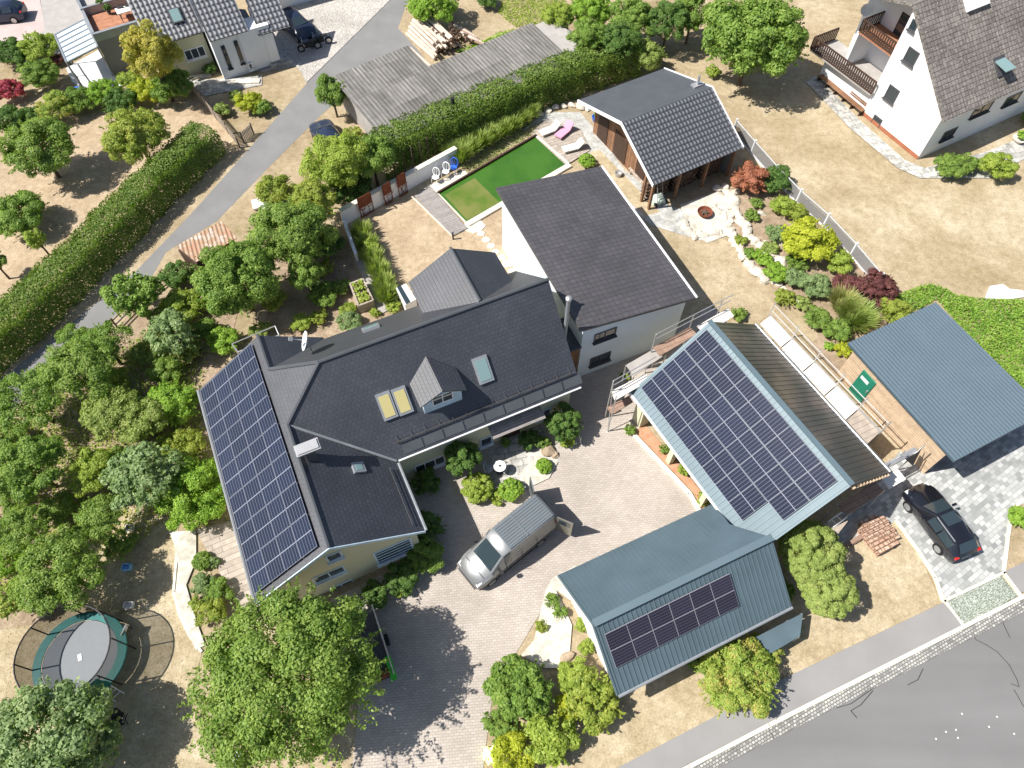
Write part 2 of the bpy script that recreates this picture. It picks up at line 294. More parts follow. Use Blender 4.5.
def mesh_of(mb,name,mats,inv,smooth=False,az=None,weld=False,uvfun=None):
    me=bpy.data.meshes.new(name); V=[inv@v for v in mb.v]; me.from_pydata([tuple(v) for v in V],[],mb.f)
    for m in (mats if isinstance(mats,(list,tuple)) else [mats]): me.materials.append(M[m] if isinstance(m,str) else m)
    me.polygons.foreach_set('material_index',mb.mi)
    uvl=me.uv_layers.new(name='UVMap'); A0=Vector((math.cos(R(az-90)),math.sin(R(az-90)),0)) if az is not None else FA.A
    data=[0.0]*(2*len(me.loops)); li=0
    for f in mb.f:
        pts=[mb.v[i] for i in f]; n=Vector((0,0,0))
        for i in range(len(pts)): n+=(pts[i]-pts[0]).cross(pts[(i+1)%len(pts)]-pts[0])
        if n.length>1e-12: n.normalize()
        else: n=Vector((0,0,1))
        if uvfun: U,W_,o=uvfun(n)
        elif abs(n.z)>.985: U=A0; W_=n.cross(U)
        else: U=Vector((0,0,1)).cross(n).normalized(); W_=n.cross(U)
        for p in pts: data[li]=p.dot(U); data[li+1]=p.dot(W_); li+=2
    uvl.data.foreach_set('uv',data)
    if weld or smooth:
        import bmesh; bm=bmesh.new(); bm.from_mesh(me); bmesh.ops.remove_doubles(bm,verts=bm.verts,dist=1e-4); bmesh.ops.recalc_face_normals(bm,faces=bm.faces); bm.to_mesh(me); bm.free()
        if smooth: me.polygons.foreach_set('use_smooth',[True]*len(me.polygons)); me.set_sharp_from_angle(angle=R(40))
    me.update(); return me
def thing(name,label,cat,loc,group=None,rz=0):
    o=bpy.data.objects.new(name,None); COL.objects.link(o); o.location=loc; o.rotation_euler=(0,0,R(rz)); o.empty_display_size=.3
    WM[o.name]=Matrix.Translation(Vector(loc))@Matrix.Rotation(R(rz),4,'Z'); return tag(o,label,cat,group)
SPL={'legs':'leg','posts':'post','standards':'standard','rails':'rail','rungs':'rung','verge_board':'verge_board','stanchions':'stanchion'}
def part(name,mb,mat,parent,label=None,local=False,**kw):
    if name in SPL and len(mb.f)%6==0 and len(mb.f)>6 and all(len(f)==4 for f in mb.f):
        for k in range(0,len(mb.f),6):
            sub=MB()
            for f in mb.f[k:k+6]: sub.poly([mb.v[i] for i in f])
            o=part(SPL[name]+'',sub,mat,parent,label,local,**dict(kw,weld=True)) if name!='verge_board' else part1(name,sub,mat,parent,label,local,weld=True)
        return o
    return part1(name,mb,mat,parent,label,local,**kw)
def part1(name,mb,mat,parent,label=None,local=False,**kw):
    inv=Matrix() if local else wm(parent).inverted(); me=mesh_of(mb,name,mat,inv,**kw)
    o=bpy.data.objects.new(name,me); COL.objects.link(o); o.parent=parent; WM[o.name]=wm(parent).copy(); return tag(o,label)
def solo(name,mb,mat,label=None,cat=None,group=None,kind=None,**kw):
    c=Vector((0,0,0))
    if kind!='structure':
        xs=[v.x for v in mb.v]; ys=[v.y for v in mb.v]; c=Vector(((min(xs)+max(xs))/2,(min(ys)+max(ys))/2,min(v.z for v in mb.v)))
    me=mesh_of(mb,name,mat,Matrix.Translation(-c),**kw); o=bpy.data.objects.new(name,me); COL.objects.link(o); o.location=c; WM[o.name]=Matrix.Translation(c)
    return tag(o,label,cat,group,kind)
def clone(o,parent=None,loc=None,rz=None,label=None):
    c=o.copy(); COL.objects.link(c)
    if parent: c.parent=parent
    if loc is not None: c.location=loc
    if rz is not None: c.rotation_euler=(0,0,R(rz))
    if label: c['label']=label
    WM[c.name]=Matrix.Translation(c.location)@Matrix.Rotation(c.rotation_euler.z,4,'Z')
    for ch in list(o.children): clone(ch,c)
    return c
SHN=[0]
def sheet(name,px,z,mat,**kw):
    SHN[0]+=1; z=.004+.0022*SHN[0]
    pts=[P(x,y,z) for x,y in px]; n=Vector((0,0,0))
    for i in range(len(pts)): n+=pts[i].cross(pts[(i+1)%len(pts)])
    if n.z<0: pts=pts[::-1]
    return solo(name,MB().poly(pts),mat,kind='structure',**kw)
def strip(mb,px,z0,z1,w,mi=0,world=False):
    pts=[Vector(p) if world else P(p[0],p[1],0) for p in px]
    for a,b in zip(pts[:-1],pts[1:]):
        d=(b-a); d.z=0; L=d.length; d.normalize(); n=Vector((-d.y,d.x,0))*w/2; c=(a+b)/2; c.z=(z0+z1)/2
        mb.obox(c,d*(L/2+.01),n,Vector((0,0,(z1-z0)/2)),mi)
    return mb
def window(parent,c,U,V,w,h,N,fm='trim',gm='glass',cols=2,rows=1,fw=.07,out=.05,name='window',sill=True,sunk=.0,label=None):
    """c centre; U,V unit axes; N outward unit"""
    c=Vector(c); f=MB(); o=c+N*(out/2)
    for sx in(-1,1): f.obox(o+U*sx*(w/2-fw/2),U*fw/2,V*h/2,N*out/2)
    for sy in(-1,1): f.obox(o+V*sy*(h/2-fw/2),U*(w/2-fw),V*fw/2,N*out/2)
    for i in range(1,cols): f.obox(o+U*(-w/2+w*i/cols),U*fw*.4,V*(h/2-fw),N*out*.45)
    for i in range(1,rows): f.obox(o+V*(-h/2+h*i/rows),U*(w/2-fw),V*fw*.35,N*out*.4)
    W_=part(name,f,fm,parent,label=label)
    part('pane',MB().obox(c+N*.012,U*(w/2-fw),V*(h/2-fw),N*.01),gm,W_)
    if sill: part('sill',MB().obox(c-V*(h/2+.04)+N*.08,U*(w/2+.06),V*.03,N*.09),'trim' if fm!='darkgrey' else 'darkgrey',W_)
    return W_
# ---------- foliage ----------
def unit(rng,n):
    v=rng.normal(size=(n,3)); return v/np.linalg.norm(v,axis=1,keepdims=True)
def leafquads(rng,pos,nrm,s,asp=.55):
    n=len(pos); t=np.cross(nrm,unit(rng,n)); t/=np.linalg.norm(t,axis=1,keepdims=True)+1e-9; b=np.cross(nrm,t)
    L=(s*rng.uniform(.6,1.3,n))[:,None]; v=np.empty((n,4,3)); v[:,0]=pos-t*L; v[:,1]=pos+b*L*asp; v[:,2]=pos+t*L; v[:,3]=pos-b*L*asp
    return v.reshape(-1,3)
def leafmesh(name,V,mat):
    nq=len(V)//4; me=bpy.data.meshes.new(name); me.vertices.add(len(V)); me.vertices.foreach_set('co',V.astype(np.float32).ravel())
    me.loops.add(len(V)); me.loops.foreach_set('vertex_index',np.arange(len(V),dtype=np.int32)); me.polygons.add(nq)
    me.polygons.foreach_set('loop_start',np.arange(0,len(V),4,dtype=np.int32)); me.polygons.foreach_set('loop_total',np.full(nq,4,dtype=np.int32))
    me.materials.append(M[mat]); me.update(calc_edges=True); return me
def crown(rng,R_,rz,s,cover=2.0,lump=1.0,K=None,flat=.25,fill=.25):
    """leaf quads round the origin, ellipsoid R_,R_,rz"""
    K=K or int(max(16,min(120,34*R_**.85)))
    d=unit(rng,K); d[:,2]=np.abs(d[:,2])*(1.0)-flat*rng.random(K); d/=np.linalg.norm(d,axis=1,keepdims=True)
    rad=rng.uniform(.5,.92,K)*(1-.1*lump*rng.random(K)); cs=d*rad[:,None]; cr=rng.uniform(.11,.25,K)*(1.0 if R_>3 else 1.22 if R_>1.3 else 1.45)
    if lump<=.5: K=90; d=unit(rng,K); d[:,2]=np.abs(d[:,2])-.25*rng.random(K); d/=np.linalg.norm(d,axis=1,keepdims=True); cs=d*rng.uniform(.76,.84,K)[:,None]; cr=rng.uniform(.16,.2,K)
    n=int(cover*12.6*R_*(R_+rz)/2/(s*s*1.1)); n=min(n,110000)
    w=cr**2; idx=rng.choice(K,n,p=w/w.sum()); dd=unit(rng,n); dd[:,2]=np.where(rng.random(n)<.6,np.abs(dd[:,2]),dd[:,2])
    # bias away from the crown's middle
    q=cs[idx]/np.linalg.norm(cs[idx],axis=1,keepdims=True); dd=dd+q*.6; dd/=np.linalg.norm(dd,axis=1,keepdims=True)
    rr=cr[idx]*(.35+.65*rng.random(n)**.45)
    pos=cs[idx]+dd*rr[:,None]; nr=dd*1.0+unit(rng,n)*.6; nr[:,2]+=.15; nr/=np.linalg.norm(nr,axis=1,keepdims=True)
    # twigs that stick out of the outline
    K2=int(K*1.1); d2=unit(rng,K2); d2[:,2]=np.abs(d2[:,2])*.9-.12; d2/=np.linalg.norm(d2,axis=1,keepdims=True); n2=int(n*(.13 if lump>.5 else .01)); i2=rng.integers(0,K2,n2); ln=rng.uniform(.88,1.1,K2)
    tt=.62+(ln[i2]-.62)*rng.random(n2)**.8; p2=d2[i2]*tt[:,None]+unit(rng,n2)*(.075*(1.25-tt))[:,None]*2.0*rng.random(n2)[:,None]; pos=np.vstack([pos,p2]); q2=d2[i2]*.4+unit(rng,n2)*.7; q2[:,2]+=.35; nr=np.vstack([nr,q2/np.linalg.norm(q2,axis=1,keepdims=True)])
    m=int(n*fill); ip=unit(rng,m)*(.7*rng.random(m)**.4)[:,None]; ip[:,2]=ip[:,2]*.8; pos=np.vstack([pos,ip]); nr=np.vstack([nr,unit(rng,m)])
    pos=pos*np.array([R_,R_,rz]); return leafquads(rng,pos,nr,s),cs*np.array([R_,R_,rz])
SEED=[100]
def rg(): SEED[0]+=1; return np.random.default_rng(SEED[0])
def plant(kind,px,py,rpx,mat,label,cat=None,zc=None,h=None,s=None,cover=2.0,sq=.85,group=None,trunk=True,asp=None,name=None,lump=1,Rm=None,fill=.16):
    """kind tree|shrub; px,py crown centre in the picture, rpx crown radius in pixels"""
    z0=zc if zc is not None else 0
    Rm=Rm or rpx*mpp(px,py,z0); 
    if zc is None: zc=Rm*.62 if kind=='shrub' else Rm*1.2
    c=P(px,py,zc); rng=rg(); rz=min(Rm*sq,zc*1.05 if kind=='shrub' else zc*.9)
    s=s or (.042+.010*Rm); V,cs=crown(rng,Rm,rz,s,cover,lump,fill=fill)
    if kind=='shrub':
        V=V+np.array([0,0,zc]); V[:,2]=np.maximum(V[:,2],.02)
        me=leafmesh(name or 'shrub',V,'l_'+mat); o=bpy.data.objects.new(name or 'shrub',me); COL.objects.link(o); o.location=(c.x,c.y,0); return tag(o,label,cat or 'shrub',group)
    t=thing(name or 'tree',label,cat or 'tree',(c.x,c.y,0),group)
    me=leafmesh('crown',V+np.array([0,0,zc]),'l_'+mat); o=bpy.data.objects.new('crown',me); COL.objects.link(o); o.parent=t
    tb=MB(); r0=.05+.035*Rm; tb.tube((0,0,0),(0,0,zc*.6),r0,r0*.7,7); 
    for i in range(7):
        q=cs[rng.integers(len(cs))]; tb.tube((0,0,zc*(.4+.03*i)),(q[0]*.85,q[1]*.85,zc+q[2]*.8),r0*.45,r0*.12,5)
    part('trunk',tb,'bark',t,local=True); return t
def hedge(name,pts,w,h,mat,label,cat='hedge',s=.11,cover=2.4,jit=.16,group=None,kind=None,zmin=0):
    rng=rg(); P3=[np.array(p[:2]) for p in pts]; out=[];nn=[]
    tot=sum(np.linalg.norm(b-a) for a,b in zip(P3[:-1],P3[1:])); per=w+2*h; n=int(cover*tot*per/(s*s*1.1)); n=min(n,60000)
    for a,b in zip(P3[:-1],P3[1:]):
        L=np.linalg.norm(b-a); m=int(n*L/tot); d=(b-a)/L; q=np.array([-d[1],d[0]]); t=rng.random(m)*L; u=rng.random(m)*per
        x=np.where(u<h,-w/2,np.where(u<h+w,u-h-w/2,w/2)); z=np.where(u<h,u,np.where(u<h+w,h,per-u))
        nx=np.where(u<h,-1.0,np.where(u<h+w,0.0,1.0)); nz=np.where((u>=h)&(u<h+w),1.0,.1)
        # rounded shoulders and lumps
        e=np.minimum(1,(w/2-np.abs(x))/(w*.3)+.0); z=z-np.where(nz>.5,(1-np.clip(e,0,1))**2*.25*h,0); x=x*(1-.18*(z/h)**3)
        lx=np.sin(t*1.7+1)*.5+np.sin(t*3.9+2*x)*.5+np.sin(t*.6)*.6; dep=-np.abs(rng.normal(size=m))*jit+lx*jit*.7
        x=x+nx*dep; z=z+np.where(nz>.5,dep,0); z=np.maximum(z,zmin)
        p=np.stack([a[0]+d[0]*t+q[0]*x,a[1]+d[1]*t+q[1]*x,z],1); out.append(p); v=np.stack([q[0]*nx,q[1]*nx,nz],1)+unit(rng,m)*.8; nn.append(v/np.linalg.norm(v,axis=1,keepdims=True))
    V=leafquads(rng,np.vstack(out),np.vstack(nn),s); c=np.array([np.mean([p[0] for p in P3]),np.mean([p[1] for p in P3]),0])
    me=leafmesh(name,V-c,'l_'+mat); o=bpy.data.objects.new(name,me); COL.objects.link(o); o.location=c; return tag(o,label,None if kind=='structure' else cat,group,kind)
def carpet(name,px,mat,label,cat,s=.08,h=.12,dens=60,kind='stuff',z=0,asp=.5):
    """low growth scattered over a picture polygon laid on the ground"""
    rng=rg(); pts=[P(x,y,0) for x,y in px]; X=np.array([[p.x,p.y] for p in pts]); lo=X.min(0); hi=X.max(0); area=np.prod(hi-lo); n=min(int(area*dens),90000)
    q=lo+rng.random((n,2))*(hi-lo); ins=np.zeros(n,bool); j=len(X)-1
    for i in range(len(X)):
        c=((X[i,1]>q[:,1])!=(X[j,1]>q[:,1]))&(q[:,0]<(X[j,0]-X[i,0])*(q[:,1]-X[i,1])/(X[j,1]-X[i,1]+1e-12)+X[i,0]); ins^=c; j=i
    q=q[ins]; m=len(q); zz=z+.02+h*rng.random(m)*(.6+.4*np.sin(q[:,0]*2.1)*np.sin(q[:,1]*1.7)); nr=unit(rng,m)*.8; nr[:,2]+=.8; nr/=np.linalg.norm(nr,axis=1,keepdims=True)
    V=leafquads(rng,np.column_stack([q,np.abs(zz)]),nr,s,asp); me=leafmesh(name,V,'l_'+mat); o=bpy.data.objects.new(name,me); COL.objects.link(o); return tag(o,label,cat,None,kind)
def grasses(name,c,r,h,mat,label,cat='ornamental grass',n=500,group=None,w=.02,kind=None):
    rng=rg(); a=rng.random(n)*2*np.pi; rr=np.sqrt(rng.random(n))*r*.5; lean=rng.random(n)*r*.9; L=h*rng.uniform(.6,1.1,n)
    b=np.stack([np.cos(a)*rr,np.sin(a)*rr,np.zeros(n)],1); d=np.stack([np.cos(a)*lean,np.sin(a)*lean,L],1); t=np.stack([-np.sin(a),np.cos(a),np.zeros(n)],1)
    v=np.empty((n,4,3)); v[:,0]=b-t*w; v[:,1]=b+t*w; m=b+d*.55; m[:,2]+=.12*L; v[:,2]=m+t*w; v[:,3]=m-t*w; e=b+d*1.0
    v2=np.empty((n,4,3)); v2[:,0]=m-t*w; v2[:,1]=m+t*w; v2[:,2]=e+t*w*.3; v2[:,3]=e-t*w*.3
    me=leafmesh(name,np.vstack([v.reshape(-1,3),v2.reshape(-1,3)]),'l_'+mat); o=bpy.data.objects.new(name,me); COL.objects.link(o); o.location=c; return tag(o,label,cat,group,kind)
# ================= setting =================
UZ=Vector((0,0,1))
solo('ground',MB().poly([(-160,-120,0),(160,-120,0),(160,260,0),(-160,260,0)]),'grass',kind='structure')
sheet('lane',[(425,-30),(405,8),(398,28),(418,50),(430,66),(420,80),(345,95),(322,114),(270,166),(217,221),(166,252),(148,283),(100,330),(0,420),(-90,500),(-90,445),(0,380),(90,308),(135,272),(190,215),(248,150),(308,82),(365,25),(400,-30)],.010,'asphalt')
sheet('far_field',[(700,40),(760,110),(800,200),(880,292),(1060,330),(1200,200),(1100,-60),(800,-60)],.006,'grassfield')
sheet('lawn_left',[(-80,130),(40,110),(205,95),(235,140),(150,200),(60,270),(-80,380)],.006,'grassbrown')
sheet('lawn_pool',[(344,222),(414,196),(452,235),(467,228),(510,190),(560,240),(520,330),(400,320),(360,265)],.006,'grassbrown')
sheet('lawn_east',[(640,212),(680,232),(715,235),(735,245),(760,290),(818,348),(812,380),(690,345),(640,310),(620,190)],.008,'grassfield')
sheet('lawn_south_west',[(100,500),(178,520),(180,590),(205,640),(190,700),(230,800),(-60,800),(-60,640)],.006,'grassverge')
sheet('verge_south',[(560,790),(617,768),(712,718),(768,686),(941,603),(919,553),(895,521),(835,520),(760,600),(600,700),(540,760)],.006,'grassverge')
sheet('orchard_soil',[(-60,480),(60,395),(150,290),(240,300),(215,420),(235,520),(178,520),(100,500),(60,620),(-60,640)],.004,'soil')
sheet('vegetable_garden_soil',[(250,345),(270,260),(345,235),(362,290),(420,310),(330,350),(300,360)],.004,'soil')
sheet('yard_paving',[(330,600),(420,556),(397,478),(480,440),(560,380),(575,365),(660,338),(720,300),(730,330),(640,425),(705,500),(720,530),(560,590),(548,600),(515,655),(492,700),(483,768),(478,900),(345,900),(352,768),(365,640)],.010,'yard',az=AZ)
sheet('driveway_paving',[(1003,572),(1007,538),(1013,510),(1060,480),(1100,400),(1000,400),(930,465),(905,455),(800,345),(780,350),(780,370),(880,480),(815,535),(850,545),(895.5,521),(919,553),(934.5,578),(942,601)],.010,'drive',az=124)
sheet('front_path_slabs',[(480,478),(500,440),(540,425),(556,447),(560,462),(530,490),(505,483)],.014,'slab',az=AZ)
solo('pale_path',MB().slab([P(519,474,.1),P(537,455,.1),P(558,462,.1),P(549,478,.1),P(530,487,.1)],.06),'flag',kind='structure')
solo('pale_forecourt',MB().slab([P(x,y,.09) for x,y in [(521,655),(534,640),(545,592),(556,590),(572,625),(570,650),(560,668),(545,668)]],.02),'flag',kind='structure')
solo('pale_forecourt_upper',MB().slab([P(x,y,.09) for x,y in [(545,592),(552,578),(575,566),(592,560),(600,575),(570,600),(556,590)]],.02),'flag',kind='structure')
sheet('terracotta_paving',[(633,432),(645,424),(700,490),(712,510),(700,515),(690,492)],.016,'terra',az=119)
mb=MB(); strip(mb,[(634,436),(689,494),(699,512)],.0,.16,.22); solo('yard_kerb',mb,'kerb',kind='structure')
# street at the lower right
sheet('street',[(690,768),(768,727),(1024,598),(1300,458),(1300,900),(600,900),(560,830)],.006,'street')
pv=[P(x,y,0) for x,y in [(520,820),(617,768),(712,718),(768,686),(941,603.5),(962,626),(768,723),(688,764),(600,815),(560,835)]]
solo('pavement',MB().slab([Vector((p.x,p.y,.16)) for p in pv],.16),'pavement',kind='structure')
pv=[P(x,y,0) for x,y in [(1003.5,572),(1100,525),(1140,545),(1019,594)]]
solo('pavement_east',MB().slab([Vector((p.x,p.y,.16)) for p in pv],.16),'pavement',kind='structure')
solo('crossing_setts',MB().slab([P(x,y,.145) for x,y in [(946,602),(1001,575),(1018,596),(962,626)]],.09),'greensett',kind='structure',az=118)
mb=MB(); strip(mb,[(560,838),(688,767),(768,725.5),(1024,596),(1300,446)],0,.18,.17)
for a in ([(943,601),(962,627)],[(1002,573),(1019,596)],[(942,602),(1003,573)]): strip(mb,a,0,.175,.12)
solo('street_kerb',mb,'kerb',kind='structure')
mb=MB(); strip(mb,[(560,846),(690,773.5),(770,732.5),(1025,603.5),(1300,453)],0,.086,.55); solo('gutter_setts',mb,'gutter',kind='structure',az=116.5)
mb=MB(); strip(mb,[(895.5,521),(905,534),(919,553),(934.5,578),(942,601)],0,.11,.16); strip(mb,[(1003,572),(1007,538),(1009,524),(1013,510),(1022,499)],0,.11,.16); solo('driveway_edging',mb,'kerb',kind='structure')
# cracks sealed with bitumen
def crack(px): 
    m=MB(); strip(m,px,.08,.084,.022); return solo('sealed_crack',m,'black',kind='structure')
crack([(969,631),(975,640),(985,645),(996,652),(1008,665),(1016,680),(1018,687),(1010,684)]); crack([(1001,621),(1005,630),(1009,638)]); crack([(922,669),(917,680),(907,685)]); crack([(872,691),(860,705),(850,711),(856,718)]); crack([(836,708),(850,704),(876,686)]); crack([(1013,690),(1022,706),(1034,716)])
m=MB()
for x,y in [(945,732),(955,730),(957,738),(961,714),(1013,734),(935,739),(988,727),(996,717)]: m.lathe([(.02+rnd.random()*.015,.08),(.04,.086)],P(x,y,0),8)
solo('street_spots',m,'cloth',kind='structure')
# upper left forecourts
sheet('cobbled_forecourt',[(392,-2),(306,83),(302,74),(296,66),(262,72),(250,60),(300,0),(330,-25),(412,-25)],.014,'cobble',az=130)
sheet('pink_forecourt',[(-60,-30),(35,-30),(45,30),(0,60),(-60,75)],.010,'pinkconc'); sheet('pale_forecourt_west',[(36,-30),(120,-30),(85,22),(45,32)],.010,'conc')
sheet('garden_path_west',[(0,60),(45,30),(85,22),(100,40),(60,60),(30,66)],.012,'conc')
sheet('white_patio',[(66,68),(98,50),(116,78),(140,78),(135,85),(84,88),(72,82)],.014,'whiteconc'); sheet('house_front_path',[(186,80),(232,78),(262,75),(262,85),(225,92),(205,96)],.014,'slab')
mb=MB(); strip(mb,[(188,79),(211,76)],0,.14,.35); strip(mb,[(230,83),(260,82)],0,.14,.5); solo('front_step',mb,'pale',kind='structure')
# pool garden
deck=solo('pool_deck',MB().slab([P(x,y,.12) for x,y in [(414.5,195.7),(429,184.7),(467.5,228),(452.5,235.5)]],.12),'deck',kind='structure',az=AZ)
solo('pool_terrace',MB().slab([P(x,y,.10) for x,y in [(429,184.7),(464.7,170),(470,175.5),(436.5,192.5)]],.10),'pale',kind='structure')
solo('pool_side_terrace',MB().slab([P(x,y,.11) for x,y in [(531,133),(545,120),(580,128),(590,150),(566,165)]],.05),'deckw',kind='structure',az=AZ)
sheet('gravel_yard',[(520,132),(545,112),(580,112),(600,135),(625,170),(655,190),(668,205),(690,212),(720,232),(700,240),(650,225),(620,195),(598,166),(575,140),(545,120)],.008,'gravel')
sheet('sand_path',[(590,152),(600,150),(660,212),(645,216),(612,186),(597,168)],.012,'grassverge')
sheet('fire_pit_patio',[(680,205),(720,190),(735,215),(728,235),(707,243),(690,232)],.012,'flag')
sheet('side_path',[(735,270),(818,348),(815,365),(900,450),(880,480),(790,352),(700,300)],.009,'grassfield')
sheet('rockery_soil',[(722,190),(745,185),(800,200),(865,262),(935,315),(850,390),(808,345),(818,338),(815,322),(770,285),(735,235)],.010,'soil')
sheet('house_side_path',[(815,75),(862,122),(905,160),(925,168),(985,152),(1040,130),(1040,150),(990,178),(920,178),(898,168),(850,128),(806,82)],.012,'slab')
# west terrace
solo('west_terrace',MB().slab([P(x,y,.11) for x,y in [(196,530),(232,520),(262,610),(250,618),(236,600),(212,560)]],.06),'deckw',kind='structure',az=AZ)
solo('west_path',MB().slab([P(x,y,.1) for x,y in [(172,532),(196,530),(196,560),(186,585),(196,620),(205,645),(196,650),(184,625),(175,595),(178,565)]],.03),'flag',kind='structure')
mb=MB(); strip(mb,[(170,530),(178,548),(176,570),(174,592),(180,615),(190,636),(202,652)],0,.09,.12); solo('path_edging',mb,'kerb',kind='structure')
# ================= roofs and bodies =================
def gable_body(name,fr,a0,ar,a1,b0,b1,zr,ze0,ze1,oh,mat,parent,drop=.12,oh2=None,axis='b'):
    """solid house body under a gable roof whose ridge runs along b (axis='b') or along a (axis='a')"""
    o2=oh if oh2 is None else oh2; m=MB()
    if axis=='b':
        A0,A1=a0+oh,a1-oh; zl=ze0+(zr-ze0)*oh/(ar-a0)-drop; zh=ze1+(zr-ze1)*oh/(a1-ar)-drop; prof=[(A0,0),(A1,0),(A1,zh),(ar,zr-drop),(A0,zl)]; s=[[fr.p(a,b,z) for a,z in prof] for b in (b0+o2,b1-o2)]
    else:
        A0,A1=b0+oh,b1-oh; zl=ze0+(zr-ze0)*oh/(ar-b0)-drop; zh=ze1+(zr-ze1)*oh/(b1-ar)-drop; prof=[(A0,0),(A1,0),(A1,zh),(ar,zr-drop),(A0,zl)]; s=[[fr.p(a,b,z) for b,z in prof] for a in (a0+o2,a1-o2)]
    m.loft(s); 
    me=part(name,m,mat,parent,az=fr.az,weld=True); return me
def gutter(pts,parent,mat='gutterm',r=.07): return part('gutter',MB().path(pts,r,6),mat,parent)
def panelmesh(name,mat,w,l,th=.04):
    m=MB(); m.box((0,0,th/2),w,l,th); me=mesh_of(m,name,mat,Matrix()); uv=me.uv_layers[0]; 
    for p in me.polygons:
        for li in p.loop_indices:
            v=me.vertices[me.loops[li].vertex_index].co; uv.data[li].uv=((v.x/w+.5),(v.y/l+.5)) if p.normal.z>.9 else (.001,.001)
    return me
def array(parent,me,o,U,V,w,l,nu,nv,gu=.02,gv=.02,lift=.1,skip=()):
    """panels in a grid: U short side, V long side"""
    N=U.cross(V).normalized(); 
    for i in range(nu):
        for j in range(nv):
            if (i,j) in skip: continue
            c=o+U*((i+.5)*w+i*gu)+V*((j+.5)*l+j*gv)+N*lift
            ob=bpy.data.objects.new('solar_panel',me); COL.objects.link(ob); ob.parent=parent
            mt=Matrix((U,V,N)).transposed().to_4x4(); mt.translation=c; ob.matrix_local=wm(parent).inverted()@mt; WM[ob.name]=mt
# ---- main farmhouse: main range + west wing ----
ae0,ar,aw,b0,b1=-6.83,-2.93,1.12,12.08,24.11; zr,ze=5.89,3.3; bm,bme,a2,zm=20.15,15.95,11.27,7.45
H=thing('farmhouse','large pale yellow farmhouse with dark tiled roofs, solar wing and small gabled dormer','house',FA.p(2,18,0))
sw=(zr-ze)/(ar-ae0); zmf=3.4; sf=(zm-zmf)/(bm-bme); bbk=24.0; sb=(zm-4.0)/(bbk-bm)
ap=ar+(zm-zr)/sw             # peak of the west slope
bV=bm-(zm-zr)/sf; bV2=bm+(zm-zr)/sb
p=FA.p; m=MB()
th=.14
west=[p(ae0,b0,ze),p(ar,b0,zr),p(ar,bV,zr),p(ap,bm,zm),p(ar,bV2,zr),p(ar,b1,zr),p(ae0,b1,ze)]
m.slab(west,th); part('roof_west_slope',m,'roofwest',H,az=AZ)
se=(zr-ze)/(aw-ar)
m=MB(); m.slab([p(ar,b0,zr),p(aw,b0,ze),p(aw,bme+.02,ze),p(ar,bV,zr)],th); m.slab([p(ar,bV2,zr),p(ar+ (zr-4.0)/se,bbk,4.0),p(ar+(zr-4.0)/se,b1,4.0),p(ar,b1,zr)],th); part('roof_east_slope',m,'roof',H,az=AZ)
m=MB(); m.slab([p(ap,bm,zm),p(ar,bV,zr),p(aw,bme,zmf),p(a2,bme,zmf),p(a2,bm,zm)],th); part('roof_front_slope',m,'roof',H,az=AZ)
m=MB(); m.slab([p(ap,bm,zm),p(a2,bm,zm),p(a2,bbk,4.0),p(ar+(zr-4.0)/se,bbk,4.0),p(ar,bV2,zr)],th); part('roof_back_slope',m,'membrane',H,az=AZ)
m=MB(); 
for q in ([p(ap,bm,zm),p(a2+.02,bm,zm)],[p(ap,bm,zm),p(ar,bV,zr)],[p(ap,bm,zm),p(ar,bV2,zr)],[p(ar,bV2,zr),p(ar,b1,zr)],[p(ar,bV,zr),p(ar,b0,zr)]): m.path([x+Vector((0,0,.02)) for x in q],.09,6)
part('ridge_cap',m,'rooftop',H)
m=MB(); m.path([p(ar,bV,zr+.02),p(aw,bme,zmf+.0)],.06,5); part('valley',m,'gutterm',H)
gable_body('wing_wall',FA,ae0,ar,aw,b0,b1,zr,ze,ze,.4,'cream',H,oh2=.35)
gable_body('main_wall',FA,ar+3.0,bm,a2,bme,bbk,zm,zmf,4.0,.5,'cream',H,axis='a',oh2=.25)
gutter([p(aw+.06,b0,ze-.02),p(aw+.06,bme-.1,ze-.02)],H); gutter([p(aw+.1,bme-.04,zmf-.02),p(a2,bme-.04,zmf-.02)],H,'trim',.045); gutter([p(ae0-.06,b0,ze-.02),p(ae0-.06,b1,ze-.02)],H)
# verge boards
m=MB(); nB=-FA.B
for q in ([p(ae0,b0,ze),p(ar,b0,zr)],[p(ar,b0,zr),p(aw,b0,ze)]):
    d=(q[1]-q[0]); L=d.length; d.normalize(); m.obox((q[0]+q[1])/2-FA.B*.03-UZ*.07,d*L/2,FA.B*.02,UZ*.1)
part('verge_board',m,'bluetrim',H)
# snow guards along the front and wing eaves
m=MB(); nf=Vector((0,0,1)); Ff=(FA.B*-1*1+UZ*0)
def onfront(a,b): return p(a,b,zm-sf*(bm-b))
for k in range(2):
    m.tube(onfront(aw+.3,bme+.55)+UZ*(.12+.1*k),onfront(a2-.15,bme+.55)+UZ*(.12+.1*k),.018,n=4)
for i in range(14):
    a=aw+.4+i*.72; m.tube(onfront(a,bme+.55),onfront(a,bme+.55)+UZ*.18,.014,n=4); m.tube(onfront(a,bme+.9),onfront(a,bme+.55)+UZ*.24,.015,n=4)
part('snow_guard',m,'darkgrey',H)
m=MB(); 
def oneast(a,b): return p(a,b,ze+se*(aw-a))
for k in range(2): m.tube(oneast(aw-.45,b0+.3)+UZ*(.12+.1*k),oneast(aw-.45,bme-.4)+UZ*(.12+.1*k),.018,n=4)
for i in range(6): b=b0+.4+i*.6; m.tube(oneast(aw-.45,b),oneast(aw-.45,b)+UZ*.18,.014,n=4)
part('snow_guard',m,'darkgrey',H)
